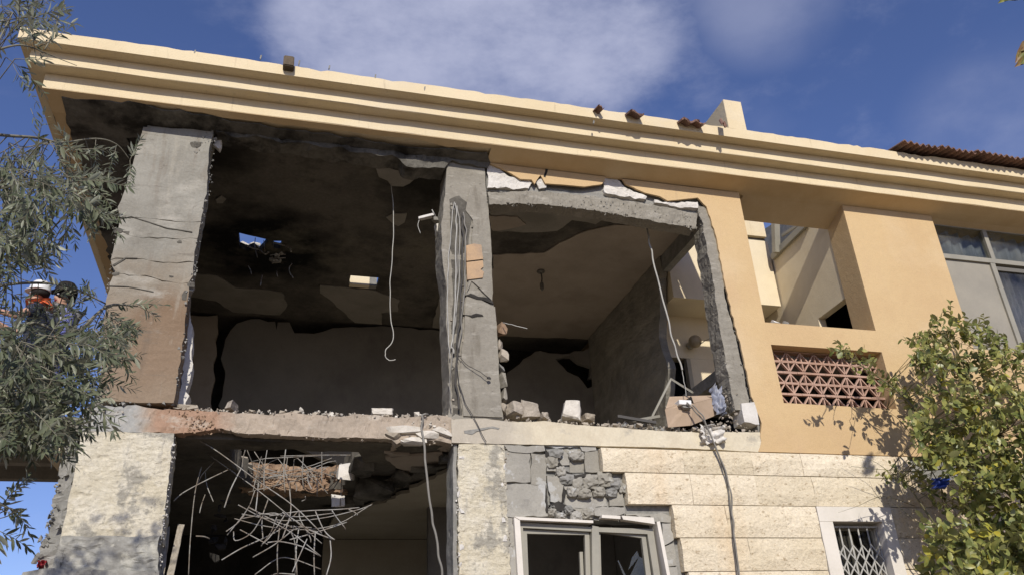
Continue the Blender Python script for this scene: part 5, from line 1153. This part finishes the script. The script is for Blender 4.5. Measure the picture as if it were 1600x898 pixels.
for px, ya, yb, r0, r1 in (([(-190, 720), (-60, 680), (30, 640), (110, 640)], -4.2, -4.0, .018, .005), ([(-150, 610), (-40, 600), (60, 560), (120, 520), (168, 478), (215, 478)], -4.2, -3.7, .016, .004),
        ([(-150, 600), (-50, 540), (0, 520), (60, 505), (110, 540), (130, 590)], -4.2, -3.9, .014, .004), ([(-130, 560), (-60, 470), (0, 447), (60, 442), (112, 449), (165, 474)], -4.2, -3.7, .010, .004),
        ([(-110, 400), (-40, 380), (30, 400), (80, 420)], -4.2, -4.0, .012, .003), ([(-105, 330), (-30, 300), (40, 290), (100, 300), (150, 330)], -4.2, -3.8, .014, .003),
        ([(-85, 240), (-30, 212), (20, 213), (60, 216), (96, 223), (150, 217), (182, 226), (203, 250)], -4.2, -3.6, .010, .003), ([(-80, 130), (-30, 90), (20, 72), (48, 74), (72, 84), (120, 103)], -4.2, -3.8, .008, .002),
        ([(-80, 190), (-30, 120), (0, 60), (20, 20)], -4.2, -4.0, .010, .003), ([(70, 78), (84, 52), (92, 25), (100, 5)], -4.0, -4.0, .004, .002), ([(-190, 800), (-100, 790), (-20, 783), (30, 800)], -4.2, -4.0, .010, .002),
        ([(-100, 120), (-40, 40), (0, -20)], -4.2, -4.2, .01, .003), ([(-160, 640), (-60, 640), (30, 670), (80, 700)], -4.2, -4.1, .014, .004)):
    limb(pl_(px, ya, yb), r0, r1)
temps = [leaf_template(.24, .35, .10), leaf_template(.21, .5, .22), leaf_template(.27, .25, -.06)]
leaves = []
def spray(base, d, L, droop, step=.017, ls=(.05, .084)):
    n = int(L/step); p = base.copy(); d = d.normalized(); pts = [p.copy()]; ph = U(0, 6.28)
    for i in range(n):
        d = (d+Vector((U(-.07, .07), U(-.07, .07), U(-.07, .07)-droop*.05))).normalized(); p = p+d*step; pts.append(p.copy())
        if i % 1 == 0 and i > 1:
            a = ph+(i % 2)*1.57; side = d.cross(Vector((math.cos(a), math.sin(a), .3))).normalized()
            for sg in (-1, 1):
                if U(0, 1) < .14: continue
                ld = (d*U(.55, .95)+side*sg*U(.6, 1)+Vector((U(-.2, .2), U(-.2, .2), U(-.25, .15)))).normalized()
                nv = Vector((U(-.8, .8), U(-1, .3), U(.1, 1)))
                sz = U(*ls)*(1-.35*(i/n))
                leaves.append((leaf_matrix(p, ld, nv, sz), random.randrange(3), 0, sz))
    leaves.append((leaf_matrix(p, d, Vector((0, -.5, 1)), .05), 0, 0, .05))
    add_tube(bmL, pts[::2] if len(pts) > 4 else pts, .0022, .001, 4, 1)
regs = [([(-40, -20), (20, -10), (48, 20), (62, 40), (66, 78), (40, 110), (0, 112), (-40, 110)], 28, (.5, -.1, .3)),
        ([(-30, 215), (60, 222), (120, 232), (130, 262), (150, 300), (120, 335), (60, 330), (-30, 330)], 92, (.7, 0, -.5)),
        ([(-30, 330), (30, 330), (75, 345), (60, 375), (20, 400), (-30, 420)], 30, (.6, 0, -.5)),
        ([(-30, 475), (15, 500), (60, 515), (120, 510), (160, 480), (190, 500), (150, 540), (-30, 560)], 60, (.7, 0, -.2)),
        ([(-30, 545), (40, 530), (120, 545), (110, 600), (125, 640), (60, 680), (-30, 690)], 150, (.5, 0, -.5)),
        ([(-30, 620), (40, 620), (85, 650), (60, 675), (-30, 690)], 60, (.3, 0, -.4)),
        ([(-30, 775), (0, 778), (12, 795), (0, 815), (-30, 830)], 6, (.8, 0, -.1)),
        ([(-30, 415), (10, 425), (20, 440), (-10, 470), (-30, 470)], 8, (.5, 0, .1))]
for poly, n, b in regs:
    for k in range(n):
        px, py = sample(poly); base = P(px, py, U(-4.75, -3.55)); L = U(.13, .28)
        d = Vector((b[0]+U(-.9, .7), U(-.6, .6), b[2]+U(-.7, .7)))
        x1, y1, z1 = to_px(base+d.normalized()*L)
        if (24 < x1 < 94 and 434 < y1 < 500) or (y1 > 712 and py < 700): continue
        near = min(limbs, key=lambda q_: (q_-base).length_squared)
        if (near-base).length < .55: add_tube(bmL, [near, (near+base)/2+Vector((U(-.03, .03), U(-.03, .03), U(-.03, .03))), base], .003, .0022, 4, 3)
        spray(base, d, L, U(0, 1))
# sprays that stand out against the wall and the sky
for (x, y, Y), (x2, y2), L, st in (((203, 252, -3.6), (222, 205), .16, .011), ((203, 250, -3.6), (204, 300), .17, .011), ((96, 224, -3.7), (100, 300), .25, .017), ((150, 218, -3.65), (140, 300), .26, .017), ((182, 226, -3.6), (170, 310), .24, .016),
        ((60, 216, -3.8), (72, 280), .2, .02), ((168, 478, -3.7), (252, 478), .30, .018), ((215, 478, -3.7), (250, 490), .12, .014), ((140, 500, -3.7), (215, 520), .28, .017), ((120, 610, -3.7), (215, 545), .34, .017), ((130, 590, -3.8), (195, 600), .25, .017),
        ((110, 640, -3.9), (165, 670), .24, .018), ((100, 5, -4), (104, -25), .1, .012), ((92, 20, -4), (118, 12), .09, .012), ((48, 76, -3.9), (78, 62), .12, .018), ((20, 100, -3.9), (55, 175), .27, .02), ((10, 60, -4), (58, 20), .2, .018),
        ((0, 795, -4), (45, 812), .13, .016), ((20, 660, -4), (60, 715), .2, .016), ((70, 690, -4), (110, 722), .16, .016), ((150, 470, -3.7), (225, 520), .27, .017), ((100, 560, -3.8), (170, 600), .25, .018), ((90, 690, -3.9), (118, 705), .12, .016), ((128, 470, -3.8), (96, 446), .2, .015), ((140, 500, -3.8), (104, 470), .22, .015), ((120, 520, -3.8), (96, 485), .2, .014), ((165, 474, -3.7), (118, 452), .22, .016), ((60, 520, -3.8), (30, 488), .2, .014), ((110, 540, -3.8), (70, 500), .2, .014), ((150, 480, -3.7), (128, 440), .16, .016), ((40, 505, -3.8), (70, 488), .15, .014), ((130, 590, -3.8), (140, 540), .2, .015),
        ((60, 320, -3.8), (100, 405), .28, .018), ((100, 330, -3.8), (108, 400), .22, .019), ((48, 170, -3.9), (62, 215), .14, .03), ((110, 630, -3.9), (180, 640), .24, .018)):
    a = P(x, y, Y); b = P(x2, y2, Y+U(-.1, .1)); spray(a, b-a, L, .2, st, (.045, .072))
limb([P(-130, 560, Y0), Vector((-2.9, -4.2, 4.6)), Vector((-2.5, -4.2, 5.2)), Vector((-2.1, -4.15, 5.6))], .02, .005)
for k in range(46):
    base = Vector((U(-2.6, -1.95), U(-4.6, -3.8), U(4.85, 5.65)))
    if to_px(base)[0] > -60: continue
    near = min(limbs, key=lambda q_: (q_-base).length_squared); add_tube(bmL, [near, (near+base)/2, base], .003, .0022, 4, 3)
    spray(base, Vector((U(-.6, .6), U(-.6, .6), U(-.8, .4))), U(.14, .26), .5)
for (x, y, Y), (x2, y2), L in (((130, 500, -3.8), (84, 478), .22), ((118, 520, -3.8), (60, 486), .24), ((20, 500, -3.9), (62, 470), .2), ((100, 545, -3.8), (48, 505), .24), ((10, 480, -3.9), (50, 500), .18), ((132, 470, -3.8), (96, 478), .18), ((0, 455, -3.9), (52, 466), .2)):
    a = P(x, y, Y); b = P(x2, y2, Y+.05); spray(a, b-a, L, .2, .016, (.045, .07))
obj('twigs', bmL, M['twig'], OL, True)['kind'] = 'stuff'
plant_leaves(OL, leaves, temps, [M['olive']])
# --- lemon tree against the wall on the right
random.seed(202)
LT = thing('lemon_tree', 'bushy lemon tree with broad yellow green leaves growing against the right of the house', 'tree', (8.1, -.9, 0))
bmT = bmesh.new(); add_tube(bmT, [(8.1, -.9, 0), (8.05, -.85, .8), (8.12, -.9, 1.7), (8.0, -.8, 2.6), (8.3, -.8, 3.6)], .085, .03, 8); obj('trunk', bmT, M['bark'], LT, True)
bmL = bmesh.new(); limbs = []; leaves = []; LM[:] = [LT, M['stem']]
for px, ya, yb, r0, r1 in (([(1620, 1050), (1560, 850), (1500, 730), (1440, 650), (1395, 605), (1345, 570), (1308, 540)], -.8, -.45, .022, .003), ([(1620, 1050), (1600, 800), (1560, 680), (1520, 600), (1490, 540), (1470, 520)], -.8, -.7, .022, .003),
        ([(1600, 800), (1600, 700), (1590, 600), (1560, 540)], -.8, -.9, .018, .003), ([(1620, 1050), (1540, 900), (1470, 830), (1420, 760), (1390, 735)], -.8, -.6, .018, .003), ([(1500, 730), (1440, 735), (1400, 735), (1330, 728)], -.7, -.3, .008, .002),
        ([(1470, 760), (1430, 690), (1410, 660), (1385, 640)], -.6, -.15, .006, .002), ([(1440, 770), (1400, 745), (1365, 720), (1320, 708)], -.5, -.25, .005, .0015), ([(1560, 900), (1490, 860), (1440, 820), (1395, 785)], -.7, -.4, .008, .002),
        ([(1430, 790), (1380, 775), (1340, 790), (1310, 800)], -.4, -.2, .004, .001), ([(1560, 680), (1600, 640), (1640, 600)], -.8, -.8, .01, .003), ([(1520, 600), (1460, 580), (1430, 530)], -.7, -.6, .008, .002)):
    limb(pl_(px, ya, yb), r0, r1)
temps = [leaf_template(.56, .22, .16, 4, 'oval'), leaf_template(.5, .4, .28, 4, 'oval'), leaf_template(.62, .12, .05, 4, 'oval')]
def stem(base, d, L, step=.030, ls=(.055, .10), dens=1.0):
    n = max(3, int(L/step)); p = base.copy(); d = d.normalized(); pts = [p.copy()]; g_ = U(0, 6.28)
    tip_yellow = U(0, 1) < .10
    for i in range(n):
        d = (d+Vector((U(-.12, .12), U(-.12, .12), U(-.12, .14)))).normalized(); p = p+d*step; pts.append(p.copy())
        if U(0, 1) > dens: continue
        g_ += 2.4; side = d.cross(Vector((math.cos(g_), math.sin(g_), .4))).normalized()
        ld = (d*U(.3, .8)+side+Vector((U(-.3, .3), U(-.45, .1), U(-.35, .35)))).normalized(); sz = U(*ls)*(1-.3*i/n)
        nv = Vector((U(-.7, .7), -U(-.1, 1.0), U(-.1, 1.1)))
        leaves.append((leaf_matrix(p, ld, nv, sz), random.randrange(3), 1 if (U(0, 1) < .018 or (tip_yellow and U(0, 1) < .25)) else 0, sz))
    add_tube(bmL, pts, .003, .0014, 4, 1)
clumps = [(1450, 535, 26, 6, 0), (1472, 558, 30, 7, 0), (1512, 516, 28, 8, 0), (1540, 545, 34, 8, 0), (1584, 562, 34, 9, 0), (1502, 580, 32, 8, 0), (1545, 595, 32, 9, 0), (1592, 615, 30, 9, 0), (1438, 556, 16, 3, 0), (1470, 520, 18, 4, 0),
          (1482, 622, 28, 7, 1), (1530, 642, 34, 9, 1), (1582, 655, 34, 10, 1), (1600, 705, 34, 10, 1), (1550, 695, 36, 10, 1), (1500, 686, 30, 9, 1), (1462, 664, 24, 6, 1),
          (1312, 546, 12, 3, 3), (1338, 562, 13, 4, 3), (1358, 574, 13, 4, 3), (1378, 594, 14, 4, 3), (1402, 606, 13, 4, 3), (1424, 628, 14, 5, 3), (1446, 648, 16, 5, 3),
          (1442, 704, 24, 6, 1), (1478, 716, 28, 8, 1), (1428, 742, 24, 6, 3), (1452, 772, 24, 7, 3), (1486, 784, 22, 5, 3), (1525, 745, 34, 9, 1), (1562, 748, 34, 10, 1), (1604, 765, 34, 10, 2), (1396, 742, 14, 3, 3),
          (1540, 805, 34, 9, 2), (1582, 815, 36, 11, 2), (1606, 845, 34, 10, 2), (1560, 862, 36, 10, 2), (1516, 850, 26, 6, 2), (1592, 900, 36, 10, 2), (1530, 900, 32, 7, 2), (1470, 862, 18, 4, 2), (1452, 888, 16, 3, 2), (1496, 895, 20, 4, 2), (1650, 600, 36, 8, 1), (1660, 670, 40, 9, 1), (1655, 750, 40, 9, 2), (1660, 830, 40, 9, 2), (1650, 910, 40, 9, 2)]
yrs = [(-1.1, -.4), (-1.3, -.4), (-1.6, -.6), (-.75, -.35)]; lss = [(.07, .115), (.08, .13), (.095, .15), (.06, .10)]
for cx, cy, rad, n, kd in clumps:
    Yc = U(*yrs[kd])
    for k in range(int(n*(1.75 if kd < 3 else 1.1))):
        a_ = U(0, 6.28); rr = rad*math.sqrt(U(0, 1)); base = P(cx+rr*math.cos(a_), cy+rr*math.sin(a_), Yc+U(-.18, .18))
        d = Vector((U(-.9, .7), U(-.7, .4), U(-.6, .8)))
        near = min(limbs, key=lambda q_: (q_-base).length_squared)
        if (near-base).length < .9: add_tube(bmL, [near, (near+base)/2+Vector((U(-.04, .04), U(-.04, .04), U(-.04, .04))), base], .004, .003, 4, 3)
        stem(base, d, U(.16, .34)*(.6 if kd == 3 else 1), .024, lss[kd])
for (x, y), (x2, y2), Y, L in (((1345, 572), (1306, 532), -.5, .26), ((1360, 580), (1340, 545), -.5, .18), ((1395, 606), (1360, 575), -.5, .25), ((1400, 610), (1385, 580), -.5, .18), ((1430, 640), (1400, 612), -.55, .2), ((1440, 650), (1420, 620), -.55, .2), ((1380, 597), (1372, 615), -.5, .14), ((1420, 630), (1425, 600), -.55, .16),
        ((1480, 520), (1432, 512), -.6, .26), ((1475, 530), (1428, 546), -.6, .26), ((1500, 520), (1518, 488), -.7, .2), ((1440, 600), (1448, 560), -.6, .25), ((1460, 600), (1450, 620), -.6, .2), ((1540, 520), (1548, 496), -.7, .15), ((1350, 570), (1362, 548), -.5, .14)):
    a = P(x, y, Y); b = P(x2, y2, Y); stem(a, b-a, L, .022, (.065, .10))
obj('twigs', bmL, M['stem'], LT, True)['kind'] = 'stuff'
plant_leaves(LT, leaves, temps, [M['citrus'], M['yleaf']])
bm = bmesh.new(); bmesh.ops.create_uvsphere(bm, u_segments=14, v_segments=10, radius=.036)
for v in bm.verts: v.co.z *= 1.25; v.co += v.co.normalized()*(.010 if abs(v.co.z) > .042 else 0)
bmesh.ops.translate(bm, verts=bm.verts, vec=P(1493, 634, -.95)); tag(obj('lemon', bm, M['lemon'], smooth=True), 'ripe yellow lemon among the leaves below the top of the lemon tree', 'lemon')
# --- tree outside the frame on the right whose dry leaf tips hang into the sky
random.seed(303)
ST = thing('overhanging_tree', 'tree beyond the top right corner with dry leaf tips poking into the sky', 'tree', (6.2, -4.6, 0))
bmT = bmesh.new(); add_tube(bmT, [(6.2, -4.6, 0), (6.15, -4.6, 1.5), (6.0, -4.5, 3.0), P(1900, 120, -4.3), P(1800, 40, -4.1)], .09, .02, 8); obj('trunk', bmT, M['bark'], ST, True)
bmL = bmesh.new(); limbs = []; leaves = []; LM[:] = [ST, M['twig']]
limb([P(1850, 80, -4.2), P(1720, 40, -4.0), P(1640, 60, -4.0), P(1605, 80, -4.0)], .012, .004); limb([P(1800, 40, -4.1), P(1700, -10, -4.0), P(1620, -15, -4.0), P(1580, -4, -4.0)], .010, .003)
temps = [leaf_template(.34, .8, .25, 5, 'oval'), leaf_template(.4, .6, .1, 5, 'oval')]
for (x, y), (x2, y2), sz, mi in (((1604, 74), (1577, 107), .23, 0), ((1606, 68), (1582, 90), .19, 0), ((1608, 66), (1586, 80), .16, 1), ((1612, 90), (1579, 103), .22, 0), ((1600, 76), (1586, 112), .15, 0), ((1606, 92), (1590, 104), .15, 1), ((1592, -14), (1546, 9), .28, 1), ((1588, -10), (1552, 10), .22, 1), ((1600, -8), (1560, 6), .2, 1), ((1625, 25), (1596, 30), .12, 1), ((1650, 40), (1610, 120), .2, 0), ((1640, -20), (1600, -40), .2, 1), ((1680, 60), (1640, 110), .2, 1), ((1700, 20), (1650, -20), .2, 1)):
    a = P(x, y, -4.0); b = P(x2, y2, -4.05); leaves.append((leaf_matrix(a, b-a, Vector((U(-.4, .4), -1, U(-.5, .2))), sz*1.05), random.randrange(2), mi, sz))
plant_leaves(ST, leaves, temps, [M['dryleaf'], M['citrus']], 20)
